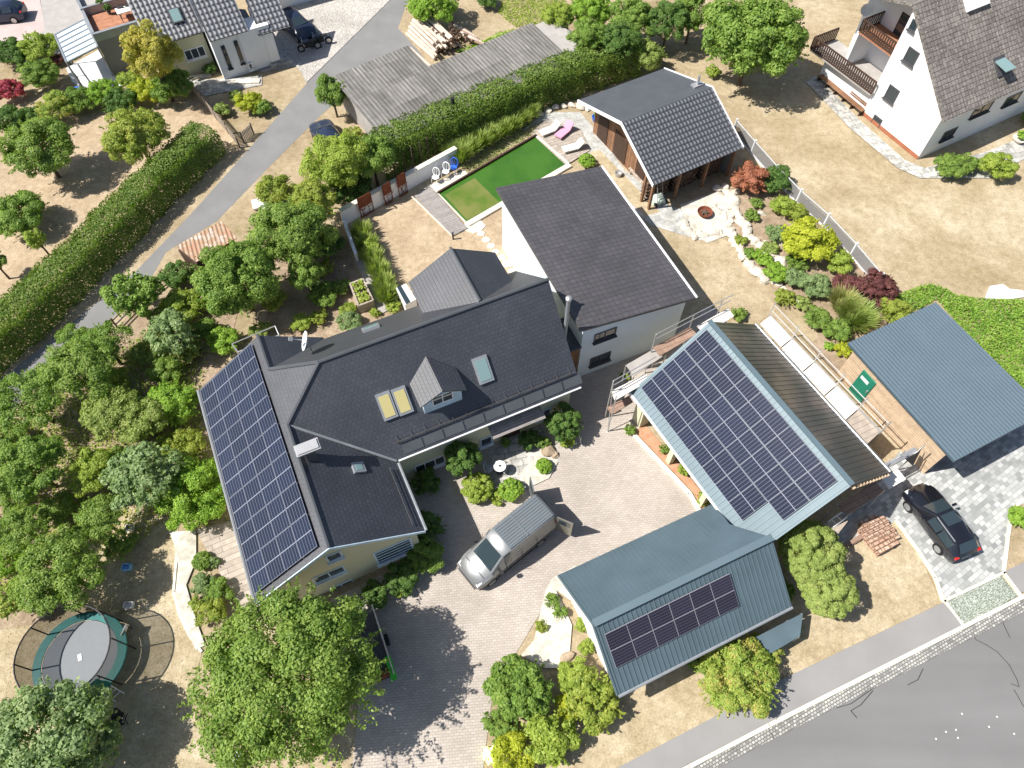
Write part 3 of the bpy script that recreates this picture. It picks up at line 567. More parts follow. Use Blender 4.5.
# dark slats between snow guard and gutter
m=MB()
for i in range(9): a=aw+.5+i*1.1; m.obox(onfront(a+.5,bme+.27)+UZ*.03,FA.A*.5,(FA.B*1+UZ*sf).normalized()*.24,UZ*.02)
part('eaves_grille',m,'rooftop',H)
# west array: 4 columns x 7 panels, long side along the ridge
NW=Vector((0,0,1)); Uw=(FA.A*(ar-ae0)+UZ*(zr-ze)).normalized(); wl=math.hypot(ar-ae0,zr-ze)
pw=(wl-.62)/4-.02; pl=(11.55-.06)/7-.02
ME=panelmesh('solar_panel','solar',pw,pl)
array(H,ME,p(ae0,b0+.32,ze)+Uw*.2+UZ*.02,Uw,FA.B,pw,pl,4,7)
# roof windows
def roofwin(parent,px,py,p0,U,V,w,h,glass='glassgreen',lift=.0,label=None):
    N=U.cross(V).normalized(); 
    if N.z<0: N=-N
    c=onp(px,py,p0,N); W_=part('roof_window',MB().obox(c+N*.06,U*w/2,V*h/2,N*.08),'gutterm',parent,label=label); part('pane',MB().obox(c+N*.15,U*(w/2-.1),V*(h/2-.13),N*.012),glass,W_); return W_
Vf=(FA.B+UZ*sf).normalized(); Ve=(FA.A*-1+UZ*se).normalized()
roofwin(H,482.5,369.5,p(0,bme,zmf),FA.A,Vf,.78,1.35)
roofwin(H,386.5,405.5,p(0,bme,zmf),FA.A,Vf,.72,1.35,'yellow',label='roof window with a yellow blind'); roofwin(H,402,400.5,p(0,bme,zmf),FA.A,Vf,.72,1.35,'yellow',label='roof window with a yellow blind')
roofwin(H,358,468.5,p(aw,0,ze),FA.B,Ve,.55,.6); Vb=(FA.B*-1+UZ*sb).normalized(); roofwin(H,371,329,p(0,bbk,4.0),FA.A,Vb,.9,.7)
# front dormer
def proj(fr,px,py,a0,b0,z0,N): return onp(px,py,fr.p(a0,b0,z0),N)
Nf=FA.A.cross(Vf).normalized()
# dormer: ridge apex at front px (442?,...)
d_ap=None
def zfront(b): return zm-sf*(bm-b)
def onz(x,y,z): return P(x,y,z)
eb=onp(409.5,384,p(0,bme,zmf),Nf); zE=eb.z; bE=FA.ab(eb)[1]; rb=onp(426,356,p(0,bme,zmf),Nf); zR=rb.z
el=P(420.5,408,zE); er=P(466.6,389.4,zE); fa=P(440.5,393,zR); aL=FA.ab(el)[0]; aRr=FA.ab(er)[0]; aR=(aL+aRr)/2; bfr=(FA.ab(el)[1]+FA.ab(er)[1])/2+.25
DBG=[('dormer',aL,aR,aRr,zE,zR,bfr,bE,FA.ab(fa))]; bR=bm-(zm-zR)/sf; bE=bm-(zm-zE)/sf
D=MB(); D.slab([p(aR,bfr-.25,zR),p(aR,bR,zR),p(aL,bE,zE),p(aL,bfr-.25,zE)],.08); part('dormer_roof',D,'roof',H,az=AZ)
D=MB(); D.slab([p(aR,bfr-.25,zR),p(aRr,bfr-.25,zE),p(aRr,bE,zE),p(aR,bR,zR)],.08); part('dormer_roof',D,'roof',H,az=AZ)
D=MB(); zb=zfront(bfr)-.05; prof=[(aL+.2,zb),(aRr-.2,zb),(aRr-.2,zE+.1),(aR,zR-.12),(aL+.2,zE+.1)]; D.loft([[p(a,bfr,z) for a,z in prof],[p(a,bR-.3,z) for a,z in prof]]); part('dormer_wall',D,'bluetrim',H,weld=True)
window(H,p(aR,bfr,zb+(zE-zb)*.5+.3),FA.A,UZ,1.1,.8,-FA.B,cols=2,sill=False)
# back cross gable
Nb=FA.A.cross(Vb).normalized()
cr0=onp(480,301.7,p(0,bbk,4.0),Nb if Nb.z>0 else -Nb); caR,cbR=FA.ab(cr0); czR=cr0.z
far=P(451,248,czR); cbF=FA.ab(far)[1]
cl=onp(424,313.5,p(0,bbk,4.0),Nb); caL,cbL=FA.ab(cl); czL=cl.z; crr=onp(512,281,p(0,bbk,4.0),Nb); caRr,cbRr=FA.ab(crr)
DBG.append(('cross',caL,caR,caRr,cbF,czR,czL,crr.z,cbR,cbL))
czL=min(czL,crr.z)
m=MB(); m.slab([p(caR,cbR,czR),p(caR,cbF,czR),p(caL,cbF,czL),p(caL,cbL,czL)],.12); part('cross_gable_roof',m,'roofwest',H,az=AZ)
m=MB(); m.slab([p(caR,cbR,czR),p(caRr,cbRr,czL),p(caRr,cbF,czL),p(caR,cbF,czR)],.12); part('cross_gable_roof',m,'roof',H,az=AZ)
gable_body('cross_gable_wall',FA,caL,caR,caRr,cbR,cbF,czR,czL,czL,.3,'white',H,oh2=.3)
m=MB(); m.path([p(caR,cbR,czR+.03),p(caR,cbF,czR+.03)],.08,6); part('ridge_cap',m,'rooftop',H)
# chimney on the wing + its cover
c0=onp(313,458,p(aw,0,ze),(FA.B.cross(Ve)).normalized()); a,b=FA.ab(c0)
m=MB(); m.obox(p(a,b,c0.z-.1+.4),FA.A*.22,FA.B*.22,UZ*.75); ch=part('chimney',m,'rooftop',H)
m=MB(); m.obox(p(a,b,c0.z+1.05),FA.A*.55,FA.B*.3,UZ*.05); m.obox(p(a,b,c0.z+1.12),FA.A*.48,FA.B*.24,UZ*.05); part('chimney_cover',m,'steel',ch)
# tall flue by the east gable
fl=p(a2+.25,bm-1.7,0); m=MB(); m.tube((fl.x,fl.y,1.0),(fl.x,fl.y,7.7),.11,n=10); f=part('flue_pipe',m,'gutterm',H); part('flue_cap',MB().lathe([(.16,7.65),(.16,7.78),(.05,7.85)],(fl.x,fl.y,0),10),'steel',f)
# satellite dish on the back slope
c0=onp(312,352,p(0,bbk,4.0),Nb); m=MB(); m.tube(c0,c0+UZ*.9,.04); sd=part('dish_mast',m,'steel',H)
dn=Vector((-.86,-.15,.45)).normalized(); u=dn.orthogonal().normalized(); w=dn.cross(u); cc=c0+UZ*.95; m=MB()
rings=[[cc+dn*(.12*(r/.45)**2)+(u*math.cos(t)+w*math.sin(t))*r for t in [2*math.pi*i/18 for i in range(18)]] for r in (.05,.2,.35,.5)]
for a_,b_ in zip(rings[:-1],rings[1:]):
    for i in range(18): j=(i+1)%18; m.poly([a_[i],a_[j],b_[j],b_[i]])
m.poly(rings[0]); part('dish',m,'trim',sd); m=MB(); m.tube(cc-w*.1,cc+dn*.75,.02); m.obox(cc+dn*.8,u*.09,w*.09,dn*.09); part('receiver_arm',m,'steel',sd)
# windows and door on the front wall, wing gable
fb=bme+.5
for (px,py,w,h,cn) in [(430,464,1.7,.9,3),(539,432.5,.0,0,0)]:
    if w: 
        c=onp(px,py,p(0,fb,0),FA.B); window(H,c,FA.A,UZ,w,h,-FA.B,cols=cn,label=None)
c=onp(543,414,p(0,fb,0),FA.B); window(H,c,FA.A,UZ,.9,.85,-FA.B,fm='bluetrim',cols=2)
c=onp(486,441,p(0,fb,0),FA.B); window(H,c,FA.A,UZ,.7,.9,-FA.B,fm='bluetrim',cols=1)
c=onp(511,437,p(0,fb,0),FA.B); c.z=1.05; dr=part('door',MB().obox(c-FA.B*.03,FA.A*.5,FA.B*.04,UZ*1.05),'darkwood',H); part('handle',MB().obox(c-FA.B*.09+FA.A*.4,FA.A*.015,FA.B*.02,UZ*.12),'steel',dr)
m=MB(); m.slab([c+FA.A*x+UZ*z-FA.B*y for x,z,y in ((-1.4,1.5,0),(1.6,1.5,0),(1.6,1.3,.9),(-1.4,1.3,.9))],.06); part('porch_roof',m,'deck',H)
gb=b0+.35
c=onp(394,551,p(0,gb,0),FA.B); c=p(FA.ab(c)[0],gb,max(c.z,1.15)); window(H,c,FA.A,UZ,1.9,1.7,-FA.B,fm='bluetrim',cols=1,rows=5,fw=.09)
c=onp(334,556,p(0,gb,0),FA.B); window(H,c,FA.A,UZ,.7,.75,-FA.B,fm='bluetrim',cols=1)
c=onp(329,574,p(0,gb,0),FA.B); window(H,c,FA.A,UZ,1.5,.75,-FA.B,fm='bluetrim',cols=2); c=onp(342,586,p(0,gb,0),FA.B); window(H,c,FA.A,UZ,1.2,.8,-FA.B,fm='bluetrim',cols=2)
# ---- house with the single pitch roof ----
FB=Fr(113.5); q=FB.p
B2=thing('pitched_annex_house','white house with one broad brown grey tiled pitch, between farmhouse and hedge','house',FB.p(15.5,24,0))
A0,A1,C0,C1,Z0,Z1=11.9,19.04,18.4,29.78,5.04,4.15
m=MB(); m.slab([q(A0,C0,Z0),q(A1,C0,Z1),q(A1,C1,Z1),q(A0,C1,Z0)],.16); part('roof',m,'roofbrown',B2,az=113.5)
m=MB(); m.path([q(A1+.06,C0,Z1-.02),q(A1+.06,C1,Z1-.02)],.07,6); part('gutter',m,'trim',B2)
m=MB(); pr=[(A0+.25,0),(A1-.5,0),(A1-.5,Z1-.1),(A0+.25,Z0-.18)]; m.loft([[q(a,b,z) for a,z in pr] for b in (C0+.15,C1-.3)]); part('wall',m,'whiteblue',B2,weld=True,az=113.5)
for px,py in ((604,343.5),(600,357.5)):
    pass
c=onp(605,334.5,q(0,C0+.15,0),FB.B); window(B2,c,FB.A,UZ,1.35,.75,-FB.B,fm='darkgrey',cols=2)
c=onp(600,358.5,q(0,C0+.15,0),FB.B); window(B2,c,FB.A,UZ,1.3,.8,-FB.B,fm='darkgrey',cols=2)
m=MB(); m.box(q(11.45,18.7,1.6),.9,.7,3.2,FB.az-90); 
L_=thing('timber_link','brown timber clad passage between the farmhouse and the white house','passage',q(11.4,19.3,0)); 
m=MB(); m.obox(q(11.75,19.6,1.55),FB.A*.35,FB.B*1.0,UZ*1.55); part('wall',m,'wood',L_); m=MB(); m.obox(q(11.75,19.6,3.16),FB.A*.42,FB.B*1.1,UZ*.05); part('roof',m,'rooftop',L_)
# ---- pool barn ----
FS=Fr(119.26); q=FS.p; a0_,a1_,c0_,cr_,c1_,zr_,z0_,z1_=25.01,32.34,25.96,30.12,35.18,4.58,2.6,2.96
S=thing('garden_barn','wooden garden barn with grey pantile front pitch and firewood under the eaves','barn',q(28.6,31,0))
m=MB(); m.slab([q(a0_,c0_,z0_),q(a1_,c0_,z0_),q(a1_,cr_,zr_),q(a0_,cr_,zr_)],.1); part('roof_front_slope',m,'roofbarn',S,az=119.26)
m=MB(); m.slab([q(a0_,cr_,zr_),q(a1_,cr_,zr_),q(a1_,c1_,z1_),q(a0_,c1_,z1_)],.1); part('roof_back_slope',m,'rooftop',S,az=119.26)
m=MB()
for s_ in (a0_-.03,a1_+.03):
    for g in ([q(s_,c0_,z0_),q(s_,cr_,zr_)],[q(s_,cr_,zr_),q(s_,c1_,z1_)]):
        d=g[1]-g[0]; L=d.length; d.normalize(); m.obox((g[0]+g[1])/2-UZ*.05,d*L/2,FS.A*.03,UZ*.12)
part('verge_board',m,'trim',S)
m=MB(); b_=c0_+1.9
s1=(zr_-z0_)/(cr_-c0_); pr=[(b_,0),(c1_-.4,0),(c1_-.4,z1_-.0),(cr_,zr_-.14),(b_,z0_+s1*1.9-.14)]; m.loft([[q(a,b,z) for b,z in pr] for a in (a0_+1.3,a1_-.3)]); part('wall',m,'wood',S,weld=True)
for bb,hb in ((31.4,.75),(33.6,.6),(28.9,.5)): part('opening_shade',MB().obox(q(a0_+1.28,bb,1.15),FS.A*.03,FS.B*hb,UZ*1.0),'darkwood',S)  # dark boxes on the wall stand in for shade inside open bays
m=MB()
for a in (a0_+.35,a0_+2.5,a0_+4.8,a1_-.3): m.obox(q(a,c0_+.35,1.3),FS.A*.08,FS.B*.08,UZ*1.3)
for b in (c0_+1.2,): m.obox(q(a0_+.35,b,1.4),FS.A*.08,FS.B*.08,UZ*1.4)
part('posts',m,'wood',S); m=MB(); m.obox(q(a1_-.2,c0_+1.4,1.35),FS.A*.05,FS.B*1.0,UZ*1.35); part('side_wall',m,'greywall',S)
m=MB(); m.obox(q(a1_-1.0,c1_-1.0,0)*1+UZ*(z1_+.75),FS.A*.35,FS.B*.25,UZ*.05); m.tube(q(a1_-1,c1_-1,z1_+.1),q(a1_-1,c1_-1,z1_+.9),.07); 
c=onp(697,86,q(0,cr_,zr_),(FS.A.cross((FS.B*-1*(c1_-cr_)+UZ*(zr_-z1_)).normalized()))); m=MB(); m.tube(c,c+UZ*.8,.09,n=8); m.obox(c+UZ*.1,FS.A*.4,FS.B*.22,UZ*.06); part('flue_pipe',m,'steel',S)
# firewood stacks under the front eaves, ladder
def logpile(fr,a0,a1,b0,b1,h,label,seed,r=.09):
    g=random.Random(seed); m=MB(); m2=MB(); z=r; k=0
    while z<h:
        a=a0+r+(k%2)*r
        while a<a1-r: rr=r*g.uniform(.75,1.05); zz=z+g.uniform(-.02,.02); m.tube(fr.p(a,b0+g.uniform(0,.08),zz),fr.p(a,b1,zz),rr,n=7,cap=True); a+=2*r
        z+=r*1.75; k+=1
    return solo('firewood_stack',m,'logend',label,'firewood')
logpile(FS,a0_+.6,a0_+2.4,c0_+.9,c0_+1.75,1.5,'firewood stack at the ladder end under the garden barn eaves',3)
logpile(FS,a0_+2.6,a0_+4.7,c0_+.9,c0_+1.75,1.2,'lower firewood stack in the middle bay under the garden barn eaves',4)
logpile(FS,a0_+5.0,a1_-.5,c0_+.9,c0_+1.75,1.6,'firewood stack beside the grey side wall of the garden barn',5)
T=thing('ladder','small wooden ladder leaning at the front of the garden barn','ladder',q(a0_+1.15,c0_+.5,0)); m=MB()
for s_ in (0,.42): m.tube(q(a0_+.95+s_,c0_+.1,0),q(a0_+.95+s_,c0_+.8,2.2),.025,n=4)
part('rails',m,'deck',T); m=MB()
for i in range(7): f=(i+.6)/7.5; m.tube(q(a0_+.95,c0_+.1+.7*f,2.2*f),q(a0_+1.37,c0_+.1+.7*f,2.2*f),.02,n=4)
part('rungs',m,'deck',T)
# ---- solar barn ----
FC=Fr(119.17); q=FC.p; a0_,ar_,a1_,c0_,c1_,zr_,z0_,z1_=14.97,19.17,23.15,3.66,13.87,6.03,2.53,3.16
S=thing('solar_barn','cream barn with a large solar array and dark ribbed east slope','barn',q(19,9,0))
Uc=(FC.A*(ar_-a0_)+UZ*(zr_-z0_)).normalized(); Ucl=math.hypot(ar_-a0_,zr_-z0_); Ncw=Uc.cross(FC.B).normalized()
def ribs(o,U,V,lu,lv,n,mat,parent,h=.03,w=.02,name='roof_ribs'):
    """n ribs running along V, spaced along U"""
    N=U.cross(V).normalized(); N=-N if N.z<0 else N; m=MB()
    for i in range(n): m.obox(o+U*(lu*(i+.5)/n)+V*lv/2+N*(h/2+.002),U*w,V*(lv/2-.01),N*h/2)
    return part(name,m,mat,parent)
m=MB(); m.slab([q(a0_,c0_,z0_),q(ar_,c0_,zr_),q(ar_,c1_,zr_),q(a0_,c1_,z0_)],.1); part('roof_west_slope',m,'metal',S,az=FC.az)
ribs(q(a0_,c0_,z0_),FC.B,Uc,c1_-c0_,Ucl,38,'metalrib',S)
Ud=(FC.A*(ar_-a1_)+UZ*(zr_-z1_)).normalized(); Udl=math.hypot(ar_-a1_,zr_-z1_)
m=MB(); m.slab([q(ar_,c0_,zr_),q(a1_,c0_,z1_),q(a1_,c1_,z1_),q(ar_,c1_,zr_)],.1); part('roof_east_slope',m,'sheet',S,az=FC.az)
ribs(q(a1_,c0_,z1_),FC.B,Ud,c1_-c0_,Udl,36,'sheet',S,h=.018,w=.012)
m=MB(); m.obox(q(ar_,(c0_+c1_)/2,zr_+.05),FC.A*.13,FC.B*(c1_-c0_)/2,UZ*.03); part('ridge_cap',m,'metalrib',S)
gutter([q(a0_-.06,c0_+1,z0_-.03),q(a0_-.06,c1_,z0_-.03)],S,'trim'); gutter([q(a1_+.06,c0_,z1_-.03),q(a1_+.06,c1_,z1_-.03)],S)
rl=.62; ag=(Ucl-rl-.35)/3-.02; bw=(c1_-c0_-.75)/9-.02
ME=panelmesh('solar_panel','solar',bw,ag)
array(S,ME,q(a0_,c0_+.5,z0_)+Uc*rl,FC.B,Uc*1.0,bw,ag,9,3,gv=.035,skip={(0,0)},lift=.08) if False else None
def array2(parent,me,o,U,V,w,l,nu,nv,gu,gv,lift,skip=()):
    N=V.cross(U).normalized(); 
    for i in range(nu):
        for j in range(nv):
            if (i,j) in skip: continue
            c=o+U*((i+.5)*w+i*gu)+V*((j+.5)*l+j*gv)+N*lift; ob=bpy.data.objects.new('solar_panel',me); COL.objects.link(ob); ob.parent=parent
            mt=Matrix((-U,V,N)).transposed().to_4x4(); mt.translation=c; ob.matrix_local=wm(parent).inverted()@mt; WM[ob.name]=mt
array2(S,ME,q(a0_,c0_+.5,z0_)+Uc*rl,FC.B,Uc,bw,ag,9,3,.02,.035,-.1 if FC.B.cross(Uc).z>0 and False else .1,skip={(0,0)})
# walls: open cart side on the west with cream posts, closed back
m=MB(); pr=[(ar_-1.9,0),(a1_-.45,0),(a1_-.45,z1_+.1),(ar_,zr_-.15),(ar_-1.9,zr_-1.9*(zr_-z0_)/(ar_-a0_)-.15)]; m.loft([[q(a,b,z) for a,z in pr] for b in (c0_+1.2,c1_-.5)]); part('wall',m,'cream',S,weld=True)
m=MB()
m.obox(q(a0_+.55,c1_-.75,1.35),FC.A*.3,FC.B*.35,UZ*1.35); m.obox(q(a0_+1.5,c1_-.6,1.6),FC.A*.9,FC.B*.12,UZ*1.6)
for b in (c1_-3.6,c1_-6.4,c0_+1.0): m.obox(q(a0_+.5,b,1.3),FC.A*.15,FC.B*.15,UZ*1.3)
m.obox(q(a0_+.5,(c0_+c1_)/2,2.55),FC.A*.15,FC.B*(c1_-c0_-1.2)/2,UZ*.18); part('posts',m,'cream',S)
m=MB()
for i in range(12): m.obox(q(ar_+.15+i*.33,c0_-.05,zr_-.16-(.15+i*.33)*(zr_-z1_)/(a1_-ar_)),FC.A*.06,FC.B*.1,UZ*.05)
part('batten_ends',m,'timber',S)
# ---- annex ----
FD=Fr(114.55); q=FD.p; a0_,a1_,c0_,cr_,c1_,zr_,z0_=5.99,14.98,2.24,4.94,7.92,4.45,2.23
S=thing('carport_annex','low blue grey metal roofed carport with a small black solar array','carport',q(10,5,0)); SA=S
Vs=(FD.B*(cr_-c0_)+UZ*(zr_-z0_)).normalized(); Vsl=math.hypot(cr_-c0_,zr_-z0_); Vn=(FD.B*(cr_-c1_)+UZ*(zr_-z0_)).normalized(); Vnl=math.hypot(cr_-c1_,zr_-z0_)
m=MB(); m.slab([q(a0_,c0_,z0_),q(a1_,c0_,z0_),q(a1_,cr_,zr_),q(a0_,cr_,zr_)],.09); part('roof_street_slope',m,'metal',S,az=FD.az)
Nn_=FD.A.cross(Vn); m=MB(); m.slab([q(a0_,cr_,zr_),q(a1_,cr_,zr_),onp(729,524,q(0,c1_,z0_),Nn_),P(713,503.5,z0_),q(a0_,c1_,z0_)],.09); part('roof_yard_slope',m,'metal',S,az=FD.az)
ribs(q(a0_,c0_,z0_),FD.A,Vs,a1_-a0_,Vsl,40,'metalrib',S); ribs(q(a0_,c1_,z0_),FD.A,Vn,7.35,Vnl,33,'metalrib',S,h=.022,w=.014)
m=MB(); m.obox(q((a0_+a1_)/2,cr_,zr_+.04),FD.A*(a1_-a0_)/2,FD.B*.16,UZ*.035); part('ridge_cap',m,'metalrib',S)
m=MB(); m.path([q(a0_,c0_-.06,z0_-.03),q(a1_,c0_-.06,z0_-.03)],.07,6); part('gutter',m,'gutterm',S)
m=MB(); zz=z0_+.3
for a in (a0_+.4,):
    m.loft([[q(a+d,c0_+.4,0),q(a+d,c1_-.3,0),q(a+d,c1_-.3,z0_+.05),q(a+d,cr_,zr_-.15),q(a+d,c0_+.4,z0_+.15)] for d in (0,.18)])
m.obox(q((a0_+a1_)/2,c0_+.9,1.15),FD.A*(a1_-a0_-1)/2,FD.B*.08,UZ*1.15); part('wall',m,'white',S)
m=MB()
for a in (a0_+.5,a0_+3.3,a0_+6.2,a1_-.6): m.obox(q(a,c1_-.4,1.1),FD.A*.09,FD.B*.09,UZ*1.1); m.obox(q(a,c0_+.45,1.1),FD.A*.09,FD.B*.09,UZ*1.1)
part('posts',m,'timber',S)
m=MB(); s_=a0_-.03
for g in ([q(s_,c0_,z0_),q(s_,cr_,zr_)],[q(s_,cr_,zr_),q(s_,c1_,z0_)]):
    d=g[1]-g[0]; L=d.length; d.normalize(); m.obox((g[0]+g[1])/2-UZ*.05,d*L/2,FD.A*.03,UZ*.1)
part('verge_board',m,'metalrib',S)
Np=FD.A.cross(Vs); o_=onp(615,667,q(0,c0_,z0_),Np); e_=onp(737.7,604,q(0,c0_,z0_),Np); u_=onp(602.5,634,q(0,c0_,z0_),Np)
Lx=(e_-o_).dot(FD.A); Ly=(u_-o_).dot(Vs); DBG.append(('annexarray',Lx,Ly)); pw=Lx/6-.015; pl=Ly/2-.02
ME=panelmesh('solar_panel','solarblk',pl,pw)
array2(S,ME,o_-Vs*0,Vs,FD.A,pl,pw,2,6,.02,.015,.06) if False else None
Npn=Np.normalized()
for i in range(6):
    for j in range(2):
        c=o_+FD.A*((i+.5)*(pw+.015))+Vs*((j+.5)*(pl+.02))+Npn*.07; ob=bpy.data.objects.new('solar_panel',ME); COL.objects.link(ob); ob.parent=S
        mt=Matrix((Vs,-FD.A,Npn)).transposed().to_4x4(); mt.translation=c; ob.matrix_local=wm(S).inverted()@mt
# low flat roof behind it
m=MB(); lo=[P(756,637,1.1),P(789,620,1.1),P(803,613,1.1),P(800,636,1.1),P(770,654,1.1)]; T=thing('lean_to_shelter','low flat blue grey metal shelter at the street side of the carport','shelter',P(780,632,0)); m.slab(lo,.06); part('roof',m,'metal',T)
m=MB(); 
for v in lo[1:]: m.tube((v.x*.995,v.y*.995,0),(v.x*.995,v.y*.995,1.08),.04)
part('posts',m,'steel',T)
# ---- blue garage ----
FG=Fr(116.28); q=FG.p; a0_,a1_,c0_,c1_=26.33,32.68,3.86,11.81
G=thing('timber_garage','pale timber garage with ribbed slate blue flat pitched metal roof and green door','garage',q(29.5,8,0))
m=MB(); m.slab([q(a0_,c0_,3.0),q(a1_,c0_,3.0),q(a1_,c1_,3.0),q(a0_,c1_,3.0)],.14); part('roof',m,'metalblue',G,az=FG.az)
ribs(q(a0_,c0_,3.0),FG.A,FG.B,a1_-a0_,c1_-c0_,30,'metalbluerib',G,h=.05,w=.035)
w0=a0_+.4; m=MB(); m.obox(q(w0+.06,(c0_+c1_)/2+.1,1.43),FG.A*.06,FG.B*(c1_-c0_-.9)/2,UZ*1.43); m.obox(q((w0+a1_)/2,c1_-.45,1.43),FG.A*(a1_-w0-.4)/2,FG.B*.06,UZ*1.43); m.obox(q(a1_-.35,(c0_+c1_)/2,1.43),FG.A*.06,FG.B*(c1_-c0_-.9)/2,UZ*1.43); part('wall',m,'timber',G,az=FG.az)
c=onp(862,387,q(w0,0,0),FG.A); a,b=FG.ab(c); dr=part('door',MB().obox(q(w0-.04,b,1.05),FG.A*.04,FG.B*.5,UZ*1.0),'doorgreen',G); part('handle',MB().obox(q(w0-.1,b-.4,1.1),FG.A*.03,FG.B*.03,UZ*.1),'steel',dr); part('pane',MB().obox(q(w0-.085,b+.1,1.6),FG.A*.006,FG.B*.28,UZ*.12),'trim',dr)
# ---- white house upper right ----
s0=Vector((28.99,40.29,0)); w0=Vector((26.3,45.2,0)); U=(w0-s0).normalized(); Nn=Vector((-U.y,U.x,0)); # outward
if Nn.x>0: Nn=-Nn
In=-Nn; FW_=(w0-s0).length
W=thing('white_house','tall white gabled house with weathered tiled roof and brown balconies','house',s0+U*3+In*5)
zA,zS=8.6,3.9; m=MB(); DP=13
m.loft([[s0+In*d+UZ*z+U*t for t,z in ((0,0),(FW_,0),(FW_,8.35),(0,3.85))] for d in (0,DP)]); part('gable_wall',m,'white',W,weld=True)
m=MB(); m.loft([[w0+In*d+UZ*z+U*t for t,z in ((0,0),(5.0,0),(5.0,6.6),(0,7.9))] for d in (2.3,DP)]); part('rear_wall',m,'white',W,weld=True)
m=MB(); m.loft([[w0+In*d+UZ*z+U*t for t,z in ((0,0),(5.0,0),(5.0,1.7),(0,1.7))] for d in (.15,2.3)]); part('ground_floor',m,'white',W,weld=True)
sl=(8.6-3.65)/(FW_+.45); m=MB(); m.slab([s0-U*.45-In*.35+UZ*3.62,s0-U*.45+In*DP+UZ*3.62,w0+In*DP+UZ*8.6,w0-In*.35+UZ*8.6],.16); part('roof_front_slope',m,'roofold',W,az=math.degrees(math.atan2(In.y,In.x))+90)
m=MB(); m.slab([w0-In*.35+UZ*8.6,w0+In*DP+UZ*8.6,w0+U*5.9+In*DP+UZ*6.7,w0+U*5.9-In*.35+UZ*6.7],.16); part('roof_back_slope',m,'roofold',W)
m=MB(); m.obox(s0+U*FW_/2-In*.02+UZ*.15,U*FW_/2,In*.02,UZ*.15); part('plinth',m,'plinth',W)
for px,py,w,h in ((914,25.5,.55,.7),(911.5,56.5,.95,1.0),(892,94,.95,1.05),(876.5,122,.8,.85)):
    c=onp(px,py,s0,Nn); window(W,c,U,UZ,w,h,Nn,fm='darkgrey',cols=1)
se_=-U
for px,py,w,h in ((948.5,134,1.3,.8),(982,109,1.9,.9),(1012,99,1.6,.8)):
    c=onp(px,py,s0,U); window(W,c,In,UZ,w,h,se_,fm='darkgrey',cols=2)
c=onp(905,32,w0+In*2.3,Nn); window(W,c,U,UZ,1.7,2.1,Nn,fm='darkwood',cols=2,sill=False,name='balcony_door')
c=onp(1000,66,s0-U*.45+UZ*3.62,In.cross((U+UZ*sl).normalized()).normalized()); Vr=(U*(FW_+.45)+UZ*(8.6-3.62)).normalized(); Nr=In.cross(Vr).normalized(); Nr=-Nr if Nr.z<0 else Nr
rw=part('roof_window',MB().obox(c+Nr*.05,In*.5,Vr*.65,Nr*.07),'darkgrey',W); hg=(Vr*.4+Nr*.5).normalized(); part('sash',MB().obox(c+Nr*.35,In*.48,(Vr*.8+Nr*-.5).normalized()*.6,(Nr*.8+Vr*.5).normalized()*.03),'glassgreen',rw)
c=onp(975,1,s0-U*.45+UZ*3.62,Nr); part('roof_window',MB().obox(c+Nr*.1,In*1.0,Vr*.5,Nr*.12),'trim',W)
def rail(parent,a,b,zt,h,mat='darkwood',name='balcony_rail'):
    m=MB(); d=(b-a); L=d.length; d.normalize()
    m.tube(a+UZ*(zt-.04),b+UZ*(zt-.04),.06,n=4); m.tube(a+UZ*(zt-h+.05),b+UZ*(zt-h+.05),.05,n=4); n=int(L/.2)
    for i in range(n+1):
        x=a+d*(L*i/n); m.obox(x+UZ*(zt-h/2),d*.065,d.cross(UZ)*.015,UZ*h*.46)
    return part(name,m,mat,parent)
A_=Vector((22.29,50.41,0)); B_=Vector((25.63,44.6,0))
B_=w0-In*.3-U*.1; A_=B_+U*6.3-In*.2
m=MB(); m.slab([A_+UZ*1.95,B_+UZ*1.95,B_+In*2.6+UZ*1.95,A_+In*2.6+UZ*1.95],.15); bl=part('balcony',m,'conc',W); rail(bl,A_,B_,2.95,1.0); rail(bl,A_,A_+In*2.4,2.95,1.0)
A2=w0+U*3.4-In*-.3; B2_=w0+U*.1+In*.3; m=MB(); m.slab([A2+UZ*4.7,B2_+UZ*4.7,B2_+In*2.1+UZ*4.7,A2+In*2.1+UZ*4.7],.15); bl=part('balcony',m,'wooddeck',W); rail(bl,A2,B2_,5.6,.9); rail(bl,A2,A2+In*2.0,5.6,.9)
m=MB(); m.obox(w0+U*3.4+In*1.3+UZ*3.3,U*.1,In*1.0,UZ*1.3); part('balcony_wall',m,'white',W)
for t,z,d in ((4.6,5.2,1.9),(.9,7.0,2.2)):
    c=w0+U*t+In*d+UZ*z; dn=(Nn*.7-U*.6+UZ*.3).normalized(); u=dn.orthogonal().normalized(); w=dn.cross(u); m=MB(); R_=[[c+dn*(.1*(r/.4)**2)+(u*math.cos(x)+w*math.sin(x))*r for x in [2*math.pi*i/16 for i in range(16)]] for r in (.04,.2,.42)]
    for g,h in zip(R_[:-1],R_[1:]):
        for i in range(16): j=(i+1)%16; m.poly([g[i],g[j],h[j],h[i]])
    m.poly(R_[0]); m.tube(c,c-dn*.35-UZ*.1,.025); part('satellite_dish',m,'trim' if t>2 else 'gutterm',W)
BN=thing('terrace_bench','long red brown slatted garden fence bench below the white house balcony','bench',P(840,88,0)); m=MB(); a=P(818,80,0); b=P(861,116,0); d=(b-a).normalized(); n=Vector((-d.y,d.x,0)); 
for k in range(3): m.obox((a+b)/2+UZ*(.45+.0)+n*(.16*k-.16),d*(b-a).length/2,n*.06,UZ*.025)
part('seat',m,'wood',BN); m=MB()
